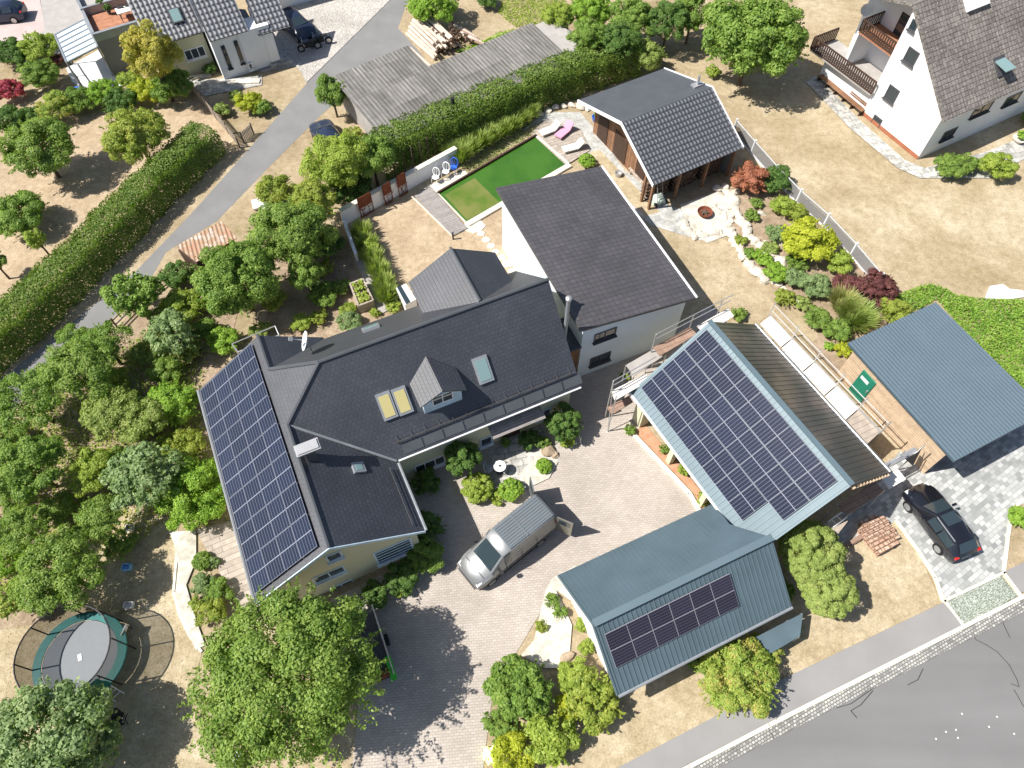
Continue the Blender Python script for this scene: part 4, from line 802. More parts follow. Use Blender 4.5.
for k in range(2): m.obox((a+b)/2+UZ*(.65+.16*k)+n*.3,d*(b-a).length/2,n*.02,UZ*.06)
part('backrest',m,'wood',BN); m=MB()
for k in range(6): m.obox(a+(b-a)*(k/5*.96+.02)+UZ*.22,d*.04,n*.22,UZ*.22)
part('legs',m,'darkwood',BN)
# ---- long corrugated shed ----
LS=thing('long_shed','long low shed with weathered grey corrugated roof beside the tall hedge','shed',P(460,95,0))
zs=3.0; pts=[P(339,75,zs),P(409,47.5,zs+.25),P(429,66,zs+.25),P(535.6,21,zs+.25),P(578,66,zs-.1),P(386.7,142.4,zs-.2)]
# three courses of sheets, each lapping the next
fz=Fr(math.degrees(math.atan2(pts[0].y-pts[5].y,pts[0].x-pts[5].x))); 
m=MB(); W0=P(339,75,2.6); W1=P(386.7,142.4,2.1); E1=P(571,59,2.1); E0=P(535.6,21,2.6); u=(E1-W1); u.z=0; Lr=u.length; u.normalize(); v=(W0-W1); v.z=0; v=(v-u*v.dot(u)); Dp=v.length; v.normalize()
def sp(t,k,z): return Vector((W1.x,W1.y,0))+u*t+v*k+UZ*z
step=Dp/3
c=P(409,47.5,2.6)-W1; tn=c.dot(u); c2=P(429,66,2.5)-W1; kn=c2.dot(v)
DBG.append(('shed',Lr,Dp,tn,kn))
for i in range(3):
    k0=i*step-.1; k1=(i+1)*step; z0=2.1+i*.2; z1=2.3+i*.2; zz=lambda k:z0+(z1-z0)*(k-k0)/(k1-k0)
    for e in range(2):
        ta=0 if e==0 else tn; tb=tn if e==0 else Lr; kt=k1 if e==0 else min(k1,kn)
        if kt>k0+.2: m.slab([sp(ta,k0,z0),sp(tb,k0,z0),sp(tb,kt,zz(kt)),sp(ta,kt,zz(kt))],.05)
part('roof',m,'fibre',LS,az=math.degrees(math.atan2(u.y,u.x))+90)
m=MB(); m.slab([sp(Lr+.1,.6,2.0),sp(Lr+2.2,.6,2.0),sp(Lr+2.2,4.0,2.2),sp(Lr+.1,4.0,2.2)],.05); part('lower_roof',m,'fibre',LS,az=math.degrees(math.atan2(u.y,u.x))+90)
m=MB(); m.loft([[sp(t,.3,0),sp(t,kn-.3,0),sp(t,kn-.3,2.4),sp(t,.3,2.05)] for t in (.35,Lr+1.9)]); m.loft([[sp(t,.3,0),sp(t,Dp-.3,0),sp(t,Dp-.3,2.5),sp(t,.3,2.05)] for t in (.3,tn-.2)]); part('wall',m,'conc',LS,weld=True)
m=MB(); c=P(453,104,2.5); m.tube(c-UZ*.4,c+UZ*.5,.13,n=8); part('roof_vent',m,'black',LS); c=P(392,136,2.2); part('roof_vent',MB().tube(c-UZ*.15,c+UZ*.12,.1,n=8),'black',LS)
# ---- rusty shed by the lane ----
RS=thing('rusty_lean_to','low shed with rusty corrugated sheet roof at the edge of the lane','shed',P(208,246,0)); m=MB()
m.slab([P(176,246,1.9),P(221,221,1.9),P(237,238,2.2),P(196,262,2.2)],.04); part('roof',m,'rustsheet',RS,az=AZ); m=MB(); m.slab([P(178,250,1.85),P(219,227,1.85),P(234,240,2.1),P(196,264,2.1)],1.8,nrm=UZ); part('wall',m,'darkwood',RS)
# ---- upper left houses ----
FT=Fr(112.5); TL=thing('tiled_house','cream house with glazed grey pantile roofs and tall slot windows in the upper left','house',P(225,60,0))
def eroof(parent,px0,px1,z,run,deg,mat,az,th=.14,x0=0,x1=0):
    e0=P(*px0,z)+Vector((0,0,0)); e1=P(*px1,z); u=(e1-e0).normalized(); n=Vector((-u.y,u.x,0)); e0=e0-u*x0; e1=e1+u*x1; r=n*run+UZ*run*math.tan(R(deg))
    m=MB(); m.slab([e0,e1,e1+r,e0+r],th); part('roof',m,mat,parent,az=math.degrees(math.atan2(u.y,u.x))+90); return e0,e1,u,n
e0,e1,u,n=eroof(TL,(169,41.8),(204,31.5),3.2,6.5,33,'rooftl',0,x0=1.5); Wt=[(e0,e1,u,n,3.2,6.5)]
m=MB(); m.obox((e0+e1)/2+n*3.3+UZ*(-1.6-.05),u*((e1-e0).length/2-.1),n*2.9,UZ*1.58); part('wall',m,'cream',TL)
w_=window(TL,onp(195,53,e0+n*.4,n),u,UZ,1.55,.85,-n,fm='trim',gm='glass',cols=3)
g0,g1,u,n=eroof(TL,(209.6,41.5),(248.4,30.3),3.4,6.5,36,'rooftl',0)
m=MB(); m.obox((g0+g1)/2+n*3.35-UZ*1.72,u*((g1-g0).length/2-.05),n*3.1,UZ*1.68); part('wall',m,'white',TL)
for x,y in ((226.5,57),(239,52)): window(TL,onp(x,y,g0+n*.25,n),u,UZ,.3,1.9,-n,fm='darkgrey',cols=1,fw=.03)
c=onp(176,16,e0,(u.cross((n+UZ*math.tan(R(33))).normalized())).normalized()); 
Vr2=(n+UZ*math.tan(R(33))).normalized(); Nr2=u.cross(Vr2).normalized(); rw=part('roof_window',MB().obox(c+Nr2*.06,u*.4,Vr2*.55,Nr2*.06),'darkgrey',TL); part('pane',MB().obox(c+Nr2*.13,u*.33,Vr2*.47,Nr2*.01),'glassgreen',rw)
h0,h1,u,n=eroof(TL,(260.5,35),(290,26.5),2.9,3.6,34,'rooftl',0); m=MB(); m.obox((h0+h1)/2+n*2.2-UZ*1.5-u*.6,u*((h1-h0).length/2-.8),n*2.0,UZ*1.4); m.obox((g1+h0)/2+n*1.0-UZ*1.4,u*1.2,n*.8,UZ*1.6); part('wall',m,'white',TL)
m=MB(); m.slab([g1+n*.5-UZ*.4,h0+n*.2-UZ*.1,h0+n*4-UZ*.1,g1+n*4-UZ*.4],.1,nrm=UZ); part('flat_roof',m,'rooftop',TL)
window(TL,onp(250.5,66,h0+n*.2,n),u,UZ,.35,.5,-n,fm='trim',cols=1)
m=MB()
for k,(w,h) in enumerate(((1.5,.3),(1.25,.45))): m.obox(P(281,64,0)+n*(.3+.2*k)+UZ*h/2,u*w*.6,n*w*.5,UZ*h/2)
part('steps',m,'slab',TL)
G2=thing('garage_block','pale garage block with white doors behind the dark parked car','garage',P(318,-8,0)); m=MB(); c=P(300,8,0); m.obox(c+n*3+u*2+UZ*1.4,u*4.2,n*2.5,UZ*1.4); part('wall',m,'whiteblue',G2)
m=MB(); m.obox(c+n*.47+u*3.6+UZ*1.1,u*1.2,n*.03,UZ*1.05); part('door',m,'trim',G2); m=MB(); m.obox(c+n*3+u*2+UZ*2.85,u*4.4,n*2.7,UZ*.06); part('roof',m,'rooftop',G2)
window(G2,c+n*.5-u*1.0+UZ*1.7,u,UZ,1.3,.8,-n,fm='darkgrey',cols=2)
# flat roofed block with roof terrace
TB=thing('flat_roof_house','grey flat roofed house block with an orange decked roof terrace','house',P(115,60,0)); zt=3.3
k0=P(93,36,zt); k1=P(148.4,19.5,zt); u=(k1-k0).normalized(); n=Vector((-u.y,u.x,0)); L=(k1-k0).length; k1=k0+u*(L)
m=MB(); m.obox((k0+k1)/2+n*3.2-UZ*(zt/2+.25),u*L/2,n*3.2,UZ*(zt/2-.25)); part('wall',m,'greywall',TB)
m=MB(); m.obox((k0+k1)/2+n*1.9-UZ*.46,u*(L/2-.2),n*1.75,UZ*.05); part('terrace_floor',m,'wooddeck',TB); m=MB(); m.obox((k0+k1)/2+n*5.0-UZ*.44,u*(L/2-.1),n*1.3,UZ*.05); part('rear_roof',m,'conc',TB)
m=MB(); m.obox((k0+k1)/2+n*.12-UZ*.2,u*L/2,n*.12,UZ*.3); m.obox((k0+k1)/2+n*3.75-UZ*.15,u*L/2,n*.1,UZ*.35); m.obox(k0+u*.1+n*3.2-UZ*.2,u*.1,n*3.0,UZ*.3); part('parapet',m,'gutterm',TB)
# roof terrace furniture
T=thing('outdoor_table','white rectangular table on the orange roof terrace','table',P(126,9,zt-.4)); c=P(126,9,zt+.35); m=MB(); m.obox(c,u*.75,n*.42,UZ*.03); part('tabletop',m,'cloth',T); m=MB()
for a in(-.6,.6):
    for b in(-.3,.3): m.tube(c+u*a+n*b-UZ*.72,c+u*a+n*b,.03,n=4)
part('legs',m,'darkgrey',T)
def chair(c,rz,label,mat='darkgrey',group=None,name='garden_chair'):
    t=thing(name,label,'chair',c,group,rz); m=MB(); m.box((0,0,.42),.5,.48,.06); part('seat',m,mat,t,local=True); m=MB(); m.obox(Vector((0,.24,.68)),Vector((.25,0,0)),Vector((0,.03,0)),Vector((0,.06,.25))); part('backrest',m,mat,t,local=True)
    m=MB()
    for a in(-.21,.21):
        for b in(-.2,.2): m.tube((a*1.1,b*1.1,0),(a,b,.42),.02,n=4)
    part('legs',m,mat,t,local=True); return t
zc=zt-.4
chair(P(125,16,zc),200,'dark chair in front of the white table on the roof terrace, left one','darkgrey','chairs round the roof terrace table'); chair(P(133,14,zc),200,'dark chair in front of the white table on the roof terrace, right one','darkgrey','chairs round the roof terrace table')
for x,y,l in ((103,9,'leafy pot plant near the middle of the orange roof terrace'),(110,14,'dark pot plant in front of the other one on the roof terrace')):
    c=P(x,y,zc); t=thing('pot_plant',l,'pot plant',c); part('pot',MB().lathe([(.12,0),(.17,.3),(.14,.3)],c,10),'darkgrey',t)
    rng=rg(); V,_=crown(rng,.3,.3,.07); me=leafmesh('leaves',V+np.array([0,0,.5]),'l_dark'); o=bpy.data.objects.new('leaves',me); COL.objects.link(o); o.parent=t
# pergola with frosted glass roof
PG=thing('pergola','pergola with white glass roof strips beside the grey flat roofed house','pergola',P(78,45,0)); z=2.5
pa,pb,pc,pd=P(54.7,35,z),P(84.4,19.5,z),P(97.6,47,z),P(66.4,62.5,z); 
for i in range(6):
    f0,f1=(i+.08)/6,(i+.92)/6; m=MB(); m.slab([pa.lerp(pd,f0),pb.lerp(pc,f0),pb.lerp(pc,f1),pa.lerp(pd,f1)],.03,nrm=UZ); part('glass_strip',m,'pergglass',PG)
m=MB()
for i in range(7): m.tube(pa.lerp(pd,i/6),pb.lerp(pc,i/6),.07,n=4)
m.tube(pa,pd,.09,n=4); m.tube(pb,pc,.09,n=4); 
for v in (pa,pd,pc,pb): m.tube((v.x,v.y,0),v,.06,n=4)
part('frame',m,'gutterm',PG)
# ================= pool garden =================
PL=thing('swimming_pool','rectangular green swimming pool with pale coping beside the grey deck','pool',P(503,180,0))
a,b,c,d=[P(x,y,.085) for x,y in ((438,193.5),(536,136),(568,163.5),(466,222.5))]
part('water',MB().slab([a,b,c,d],.02),'water',PL)
m=MB(); s1=a.lerp(d,0)+(b-a)*.02; part('shallow_step',MB().slab([v+UZ*.006 for v in (a.lerp(b,.03)+(d-a)*.12,a.lerp(b,.32)+(d-a)*.14,d.lerp(c,.32)-(d-a)*.02,d.lerp(c,.02)-(d-a)*.03)],.004),'shallow',PL)
m=MB(); strip(m,[c+(c-b).normalized()*.2,d+(d-a).normalized()*.2],.0,.15,.4,world=True); strip(m,[b+(c-b)*0,c],0,.14,.16,world=True); part('coping',m,'pale',PL)
m=MB(); strip(m,[a,b],.0,.24,.12,world=True); part('pool_edge',m,'darkwood',PL); m=MB(); strip(m,[a,d],.0,.13,.08,world=True); part('coping',m,'pale',PL)
GW=thing('white_garden_wall','white rendered garden wall with a side arm along the pool lawn','wall',P(400,197,0)); m=MB(); strip(m,[(344,224),(456.5,161.5)],0,1.2,.3); m2=MB(); strip(m2,[(345.5,226),(358,262)],0,.8,.2); part('wall',m,'white',GW); part('side_wall',m2,'white',GW)
m=MB(); strip(m,[(343.7,224),(456.8,161.3)],1.2,1.25,.36); part('wall_cap',m,'kerb',GW)
# decorative rust screens standing against the wall
def screen(bl,br,h,label,seed):
    A_,B_=P(*bl),P(*br); u=(B_-A_); L=u.length; u.normalize(); n=Vector((u.y,-u.x,0)); t=thing('garden_screen',label,'screen',(A_+B_)/2,'rusty garden screens along the white wall'); g=random.Random(seed)
    m=MB(); m.obox((A_+B_)/2+UZ*h*.74,u*L/2,n*.015,UZ*h*.26); m.obox((A_+B_)/2+UZ*.05,u*L/2,n*.015,UZ*.05)
    for s in (-1,1): m.obox((A_+B_)/2+u*s*(L/2-.03)+UZ*h*.5,u*.03,n*.015,UZ*h*.5)
    part('plate',m,'rust',t); m=MB(); base=(A_+B_)/2
    for k in range(3):
        x0=g.uniform(-.3,.3)*L; p0=base+u*x0+UZ*.08; p1=base+u*(x0+g.uniform(-.15,.15))+UZ*h*.35; m.tube(p0,p1,.035,.025,4)
        for i in range(4): p2=p1+u*g.uniform(-.35,.35)+UZ*g.uniform(.1,.45); m.tube(p1,p2,.022,.012,4)
    part('tree_cutout',m,'rust',t); return t
screen((361.5,218.5),(374.5,211),1.75,'widest rusty garden screen with tree pattern at the lower end of the white wall',1)
screen((385.5,205.5),(393.5,200.8),1.75,'middle one of the three rusty garden screens',2)
screen((399.6,197.5),(408,192.5),1.85,'rusty garden screen nearest the white chairs',3)
for i,(x,y) in enumerate(((350,202),(371,190),(396,180),(406,174),(414,169),(422,164),(429,159),(436,155))):
    m=MB(); b_=P(x,y,0); m.tube(b_,b_+UZ*1.9,.05,.045,6); solo('wooden_post',m,'bark','one of the thin wooden posts standing behind the white garden wall','post','thin posts behind the white wall')
def eggchair(px,py,rz,mat,label,group=None):
    c=P(px,py,.1); t=thing('garden_chair',label,'chair',c,group,rz)
    m=MB(); m.lathe([(.02,.38),(.22,.40),(.25,.45)],(0,0,0),14); part('seat',m,mat,t,local=True)
    m=MB(); pts=[Vector((math.cos(x)*.28,.2+.06*math.sin(x),.75+.32*math.sin(x))) for x in [2*math.pi*i/16 for i in range(16)]]; m.path(pts,.035,5,closed=True)
    for k in(-.14,0,.14): m.tube((k,.2,.48),(k,.24,1.0),.015,n=4)
    part('backrest',m,mat,t,local=True); m=MB()
    for a in(-.2,.2):
        for b in(-.18,.18): m.tube((a*1.15,b*1.15,0),(a,b,.4),.018,n=4)
    part('legs',m,mat,t,local=True)
eggchair(436,182,-25,'trim','white round backed garden chair, farther from the blue one','white garden chairs on the pool terrace')
eggchair(446,176.5,-25,'trim','white round backed garden chair next to the blue one','white garden chairs on the pool terrace')
eggchair(454,172,-25,'bluep','blue garden chair at the end of the white wall')
BL=thing('bollard_lamp','short black bollard lamp at the corner of the grey deck','lamp',P(453.3,239.5,0)); c=P(453.3,239.5,0); part('post',MB().box(c+UZ*.27,.1,.1,.54),'black',BL); part('lamp_head',MB().box(c+UZ*.6,.13,.13,.1),'darkgrey',BL)
def lounger(px,py,rz,mat,label):
    t=thing('sun_lounger',label,'lounger',P(px,py,.05),None,rz); m=MB(); m.box((0,0,.28),.62,1.1,.1); part('cushion',m,mat,t,local=True); m=MB(); m.obox(Vector((0,.75,.5)),Vector((.31,0,0)),Vector((0,.22,.22)),Vector((0,-.03,.03))); part('backrest',m,mat,t,local=True)
    m=MB()
    for a in(-.27,.27):
        for b in(-.5,.5): m.tube((a,b,0),(a,b,.25),.02,n=4)
    part('legs',m,'steel',t,local=True)
lounger(547,134,-60,'cloth','white sun lounger nearest the planting strip by the pool'); lounger(562,136,-40,'pink','pink sun lounger at the head of the pool'); lounger(570,151,-70,'cloth','white sun lounger right of the pool beside the round bush')
# stepping stones
for i,(x,y,r) in enumerate(((474,226,.75),(481,234,.3),(486,240,.28),(491,246,.3),(496,252,.26),(501,258,.3),(507,264,.4),(512,272,.35))):
    m=MB(); c=P(x,y,0); g=random.Random(i); pts=[c+Vector((math.cos(t)*r*g.uniform(.8,1.1),math.sin(t)*r*g.uniform(.7,1.0),.05)) for t in [i_*math.pi/4 for i_ in range(8)]]; m.slab(pts,.05)
    solo('stepping_stone',m,'pale','pale flat stepping stone of the curved row between the pool and the houses' if i else 'large pale stone at the pool corner','stone','stepping stones from the pool')
m=MB(); strip(m,[(452,236),(412,197)],0,.06,.08); solo('lawn_edging',m,'kerb',kind='structure')
# raised bed, white box, herb path
RB=thing('raised_bed','tall raised wooden vegetable bed with lettuces','planter',P(361,292,0)); q4=[P(x,y,.75) for x,y in ((350,283.5),(362.5,278.5),(373,300),(358.5,305.5))]; m=MB()
for i in range(4):
    a,b=q4[i],q4[(i+1)%4]; u=(b-a).normalized(); n=Vector((-u.y,u.x,0)); m.obox((a+b)/2-UZ*.375,u*(b-a).length/2,n*.05,UZ*.38)
part('frame',m,'board',RB); part('soil',MB().slab([v-UZ*.1 for v in q4],.1,nrm=UZ),'soil',RB)
for u in (.3,.7):
    for v in (.15,.38,.62,.85):
        rng=rg(); Q=leafquads(rng,np.array([q4[0].lerp(q4[1],u).lerp(q4[3].lerp(q4[2],u),v)])+rng.normal(size=(90,3))*.07+[0,0,.02],unit(rng,90)+[0,0,1.],.07)
        me=leafmesh('lettuce',Q-np.array(RB.location),'l_lime'); o=bpy.data.objects.new('lettuce',me); COL.objects.link(o); o.parent=RB
m=MB(); c4=[P(x,y,1.0) for x,y in ((396,288),(406,283.5),(416,299),(405,305))]; GB=thing('white_garden_cabinet','white garden cabinet with glass front beside the back gable','cabinet',P(406,298,0)); m.slab(c4,1.0,nrm=UZ); part('body',m,'trim',GB); part('pane',MB().slab([c4[0].lerp(c4[1],.1)+UZ*.02,c4[0].lerp(c4[1],.5)+UZ*.02,c4[3].lerp(c4[2],.5)+UZ*.02,c4[3].lerp(c4[2],.1)+UZ*.02],.015,nrm=UZ),'glass',GB)
m=MB(); strip(m,[(360,262),(377,303),(386,312)],0,.1,.5); solo('herb_path',m,'conc',kind='structure')
SF=thing('tubular_frame','thin galvanised tube frame standing at the north end of the solar wing','scaffold',P(255,335,0)); m=MB(); a,b,c,d=[P(x,y,2.6) for x,y in ((232,344),(275,326),(279,335),(238,352))]
m.path([a,b,c,d],.035,5,closed=True); part('top_rails',m,'steel',SF); m=MB()
for v in (a,b,c,d): m.tube((v.x,v.y,0),v,.035,n=5)
part('standards',m,'steel',SF)
# ================= fire pit, rockery =================
FP=thing('fire_pit','rusty round fire bowl with logs on the pale flagged patio','fire pit',P(704,215,0)); c=P(704,215,0); m=MB(); m.lathe([(.18,.05),(.42,.16),(.52,.34),(.48,.34),(.38,.2),(.0,.12)],c,20); part('bowl',m,'rust',FP); m=MB()
for k in range(5): t=k*1.3; m.tube(c+Vector((math.cos(t)*.3,math.sin(t)*.3,.2)),c+Vector((-math.cos(t+.5)*.2,-math.sin(t+.5)*.2,.28)),.06,n=6)
part('logs',m,'bark',FP)
def rock(px,py,r,seed,label,mat='rock',group=None,z=0,flat=.55):
    import bmesh; g=random.Random(seed); bm=bmesh.new(); bmesh.ops.create_icosphere(bm,subdivisions=2,radius=1); ph=[g.uniform(0,6) for _ in range(6)]; ax=g.uniform(.8,1.35)
    for v in bm.verts:
        k=1+.16*math.sin(3*v.co.x+ph[0])+.14*math.sin(3.3*v.co.y+ph[1])+.12*math.sin(4*v.co.z+ph[2]+2*v.co.x); v.co=Vector((v.co.x*r*ax*k,v.co.y*r/ax*k,max(-.3,v.co.z)*r*flat*k))
    me=bpy.data.meshes.new('boulder'); bm.to_mesh(me); bm.free(); me.materials.append(M[mat]); o=bpy.data.objects.new('boulder',me); COL.objects.link(o); o.location=P(px,py,0)+UZ*(r*.25+z); o.rotation_euler=(0,0,g.uniform(0,6)); return tag(o,label,'boulder',group)
def arc(pts,n,r,label,group,sd,ox=640,oy=170,s=4.6545,mat='rock'):
    pp=[(x/s+ox,y/s+oy) for x,y in pts]; L=[0]
    for a,b in zip(pp[:-1],pp[1:]): L.append(L[-1]+math.dist(a,b))
    for i in range(n):
        t=L[-1]*i/(n-1); k=max(j for j in range(len(L)) if L[j]<=t+1e-9); k=min(k,len(pp)-2); f=(t-L[k])/(L[k+1]-L[k]); g=random.Random(sd+i)
        rock(pp[k][0]+(pp[k+1][0]-pp[k][0])*f,pp[k][1]+(pp[k+1][1]-pp[k][1])*f,r*g.uniform(.8,1.25),sd+i,label,mat,group)
arc([(420,290),(450,350),(480,400),(520,460),(560,490)],11,.34,'pale boulder in the lower curved row edging the dry lawn','boulders of the lower rockery row',10)
arc([(435,110),(440,180),(470,240),(510,310),(560,360),(610,410),(650,435)],17,.36,'pale boulder in the upper curved row of the planted rockery','boulders of the upper rockery row',40)
arc([(590,515),(640,535),(670,560)],3,.33,'pale boulder at the lower tip of the rockery beside the scaffold','boulders at the tip of the rockery',70)
for i,(x,y,r,l) in enumerate(((545,160,.34,'loose pale boulder highest in the rockery bed'),(565,207,.26,'small loose pale boulder just below the highest one in the rockery'),(625,312,.28,'pale boulder above the big yellow shrub bed, left of its pair'),(655,338,.3,'pale boulder touching the left edge of the big yellow shrub'),(705,485,.32,'pale boulder in the low green ground cover below the yellow shrub'),(740,612,.26,'small pale boulder beside the lowest ground cover patch'))): rock(x/4.6545+640,y/4.6545+170,r,90+i,l)
arc([(195,250),(230,290),(270,310),(320,300),(370,290)],12,.27,'white stone in the curved edge of the fire pit patio','stones round the fire pit patio',110)
arc([(360,90),(400,80),(410,120),(420,200),(420,240),(340,170)],10,.3,'flat pale stone between the fire pit and the rockery','flat stones beside the fire pit',140)
rock(868,328,.5,170,'long brown boulder beside the slate blue garage roof','rockbrown'); rock(862,334,.3,171,'smaller brown boulder tucked below the long one by the garage','rockbrown')
rock(548,452,.42,172,'reddish brown boulder between the round bush and the dark hedge','rockbrown'); rock(554,455,.25,173,'small boulder right of the reddish brown one in the yard bed','rockbrown')
arc([(540,114),(556,108),(572,106),(588,109)],7,.3,'pale boulder in the row between the tall hedge and the gravel yard','boulders along the tall hedge',180,0,0,1)
rock(566,657,.3,190,'grey boulder at the foot of the pale forecourt by the carport','rockbrown')
TC=thing('covered_cart','small cart under a pale green tarpaulin in front of the garden barn','cart',P(653,200,0)); m=MB(); c=P(653,198,0); 
secs=[]
for k,(t,w,h) in enumerate(((-.9,.3,.25),(-.6,.5,.5),(0,.55,.6),(.5,.5,.75),(.9,.35,.5))):
    u=Vector((.55,-.83,0)); v=Vector((.83,.55,0)); secs.append([c+u*t+v*y+UZ*z for y,z in ((-w,.03),(-w*.9,h*.6),(-w*.4,h),(w*.4,h*.95),(w*.9,h*.55),(w,.03))])
m.loft(secs); part('tarpaulin',m,'tarp',TC,smooth=True); m=MB(); 
for y in(-.4,.4): m.tube(c+u*.75+v*(y-.05)+UZ*.16,c+u*.75+v*(y+.05)+UZ*.16,.17,n=12)
part('wheels',m,'tyre',TC)
TB_=thing('blue_tub','blue plant tub at the corner of the garden barn','planter',P(599,120,0)); c=P(599,121,0); part('tub',MB().lathe([(.35,0),(.45,.4),(.4,.4),(.35,.3)],c,14,sx=1.3),'bluep',TB_)
rng=rg(); V,_=crown(rng,.45,.25,.07); me=leafmesh('leaves',V+np.array(c-TB_.location)+np.array([0,0,.5]),'l_mid'); o=bpy.data.objects.new('leaves',me); COL.objects.link(o); o.parent=TB_
for x,y,l in ((618,170,'round metal tub at the side of the garden barn'),(610,140,'dark bucket near the middle of the garden barn side')): m=MB(); m.lathe([(.22,0),(.28,.32),(.22,.32),(.18,.2),(0,.2)],P(x,y+6,0),12); solo('tub',m,'steel' if x>615 else 'darkgrey',l,'tub')
BN=thing('garden_bench','pale plank bench at the long side of the garden barn','bench',P(638,182,0)); a=P(630,172,0); b=P(645,190,0); u=(b-a).normalized(); n=Vector((-u.y,u.x,0)); m=MB(); m.obox((a+b)/2+UZ*.42,u*(b-a).length/2,n*.22,UZ*.03); part('seat',m,'board',BN); m=MB(); [m.obox(a.lerp(b,t)+UZ*.2,u*.05,n*.18,UZ*.2) for t in (.12,.88)]; part('legs',m,'board',BN)
# ================= fences =================
def fence(name,label,pts,h,ph,pmat,panel,pw=.08,rails=None,cat='fence',sl=None):
    ps=[P(*p) for p in pts]; t=thing(name,label,cat,(ps[0]+ps[-1])/2)
    for p in ps: part('post',MB().tube(p,p+UZ*ph,pw,n=4),pmat,t)
    for a,b in zip(ps[:-1],ps[1:]):
        u=(b-a); L=u.length; u.normalize(); n=Vector((-u.y,u.x,0)); m=MB()
        if rails:
            for z in rails: m.obox((a+b)/2+UZ*z,u*L/2,n*.03,UZ*.05)
            part('rail',m,panel,t)
        elif sl:
            k=int(L/sl)
            for i in range(k): m.obox(a+u*(L*(i+.5)/k)+UZ*h/2,u*sl*.32,n*.015,UZ*h/2)
            m.obox((a+b)/2+UZ*h*.75+n*.04,u*L/2,n*.02,UZ*.04); part('pickets',m,panel,t)
        else: m.obox((a+b)/2+UZ*(h/2+.05),u*(L/2-.05),n*.01,UZ*h/2); part('mesh_panel',m,'wire',t); m=MB(); m.tube(a+UZ*h,b+UZ*h,.03,n=4); m.obox((a+b)/2+UZ*.07,u*L/2,n*.04,UZ*.07); part('rail',m,'trim',t)
    return t
fence('mesh_fence','grey mesh fence with white concrete posts above the rockery',[(733,133),(751,154),(773,179),(796,203),(823,227),(850,256),(875,286)],1.1,1.25,'trim','net',.09)
fence('wooden_fence','brown picket fence between the dry lawn and the tiled house garden',[(193,92),(205,106),(217,120),(229,134),(240,148)],.9,1.0,'bark','board',.05,sl=.16)
fence('garden_gate','small brown picket gate at the lane by the tiled house','',1,1,'bark','bark') if 0 else fence('garden_gate','small picket gate at the corner of the lane near the tiled house',[(244,143),(254,134)],.9,1.0,'bark','board',.05,sl=.14,cat='gate')
fence('rail_fence','grey wooden rail fence along the orchard side of the lane',[(118,328),(134,312),(150,296),(166,281)],.9,.95,'bark','deck',.06,rails=(.35,.75))
fence('patio_screen','dark glass and metal screen fence beside the white patio',[(68,66),(75,77),(83,88)],1.1,1.15,'black','black',.04,rails=(.1,1.05))
# ================= log pile =================
g=random.Random(5); c0=P(404,36,0); c1=P(432,62,0); u=(c1-c0); L=u.length; u.normalize(); n=Vector((-u.y,u.x,0)); n=n if n.x>0 else -n
k=0
for lay in range(4):
    for i in range(9-lay):
        r=g.uniform(.12,.17); o_=c0+n*(.2+.33*i+.17*lay)+UZ*(.2+.27*lay)+u*g.uniform(-.3,.3); m=MB(); tw=n*g.uniform(-.12,.12); m.tube(o_,o_+u*L*g.uniform(.8,.98)+tw,r,r*.8,7)
        solo('log',m,'log','one of the long stripped pale logs piled beside the long shed','log','pale logs piled by the long shed')
m=MB(); n2=n
for i in range(90):
    o_=P(448,46,0)+u*g.uniform(-1.0,1.0)+n*g.uniform(-1.0,1.3)+UZ*g.uniform(.05,1.1); d=unit(rg(),1)[0]; m.tube(o_,o_+Vector((d[0]*.35,d[1]*.35,d[2]*.15)),g.uniform(.06,.11),n=5)
solo('firewood_heap',m,'logend','heap of dark split firewood at the end of the pale log pile','firewood',kind='stuff')
for i in range(7):
    a=P(452+i*2.2,22+i*2.6,.5); b=P(472+i*2.4,34+i*2,.35); m=MB(); m.tube(a,b,.12,.1,6); solo('log',m,'log' if i%3 else 'boardred','one of the short pale logs lying right of the firewood heap','log','short logs right of the firewood heap')
m=MB(); m.obox((P(410,48,.1)+P(430,66,.1))/2,(P(430,66,0)-P(410,48,0))/2,n*.09,UZ*.05); solo('plank',m,'log','single pale plank on the ground at the step of the long shed','plank')
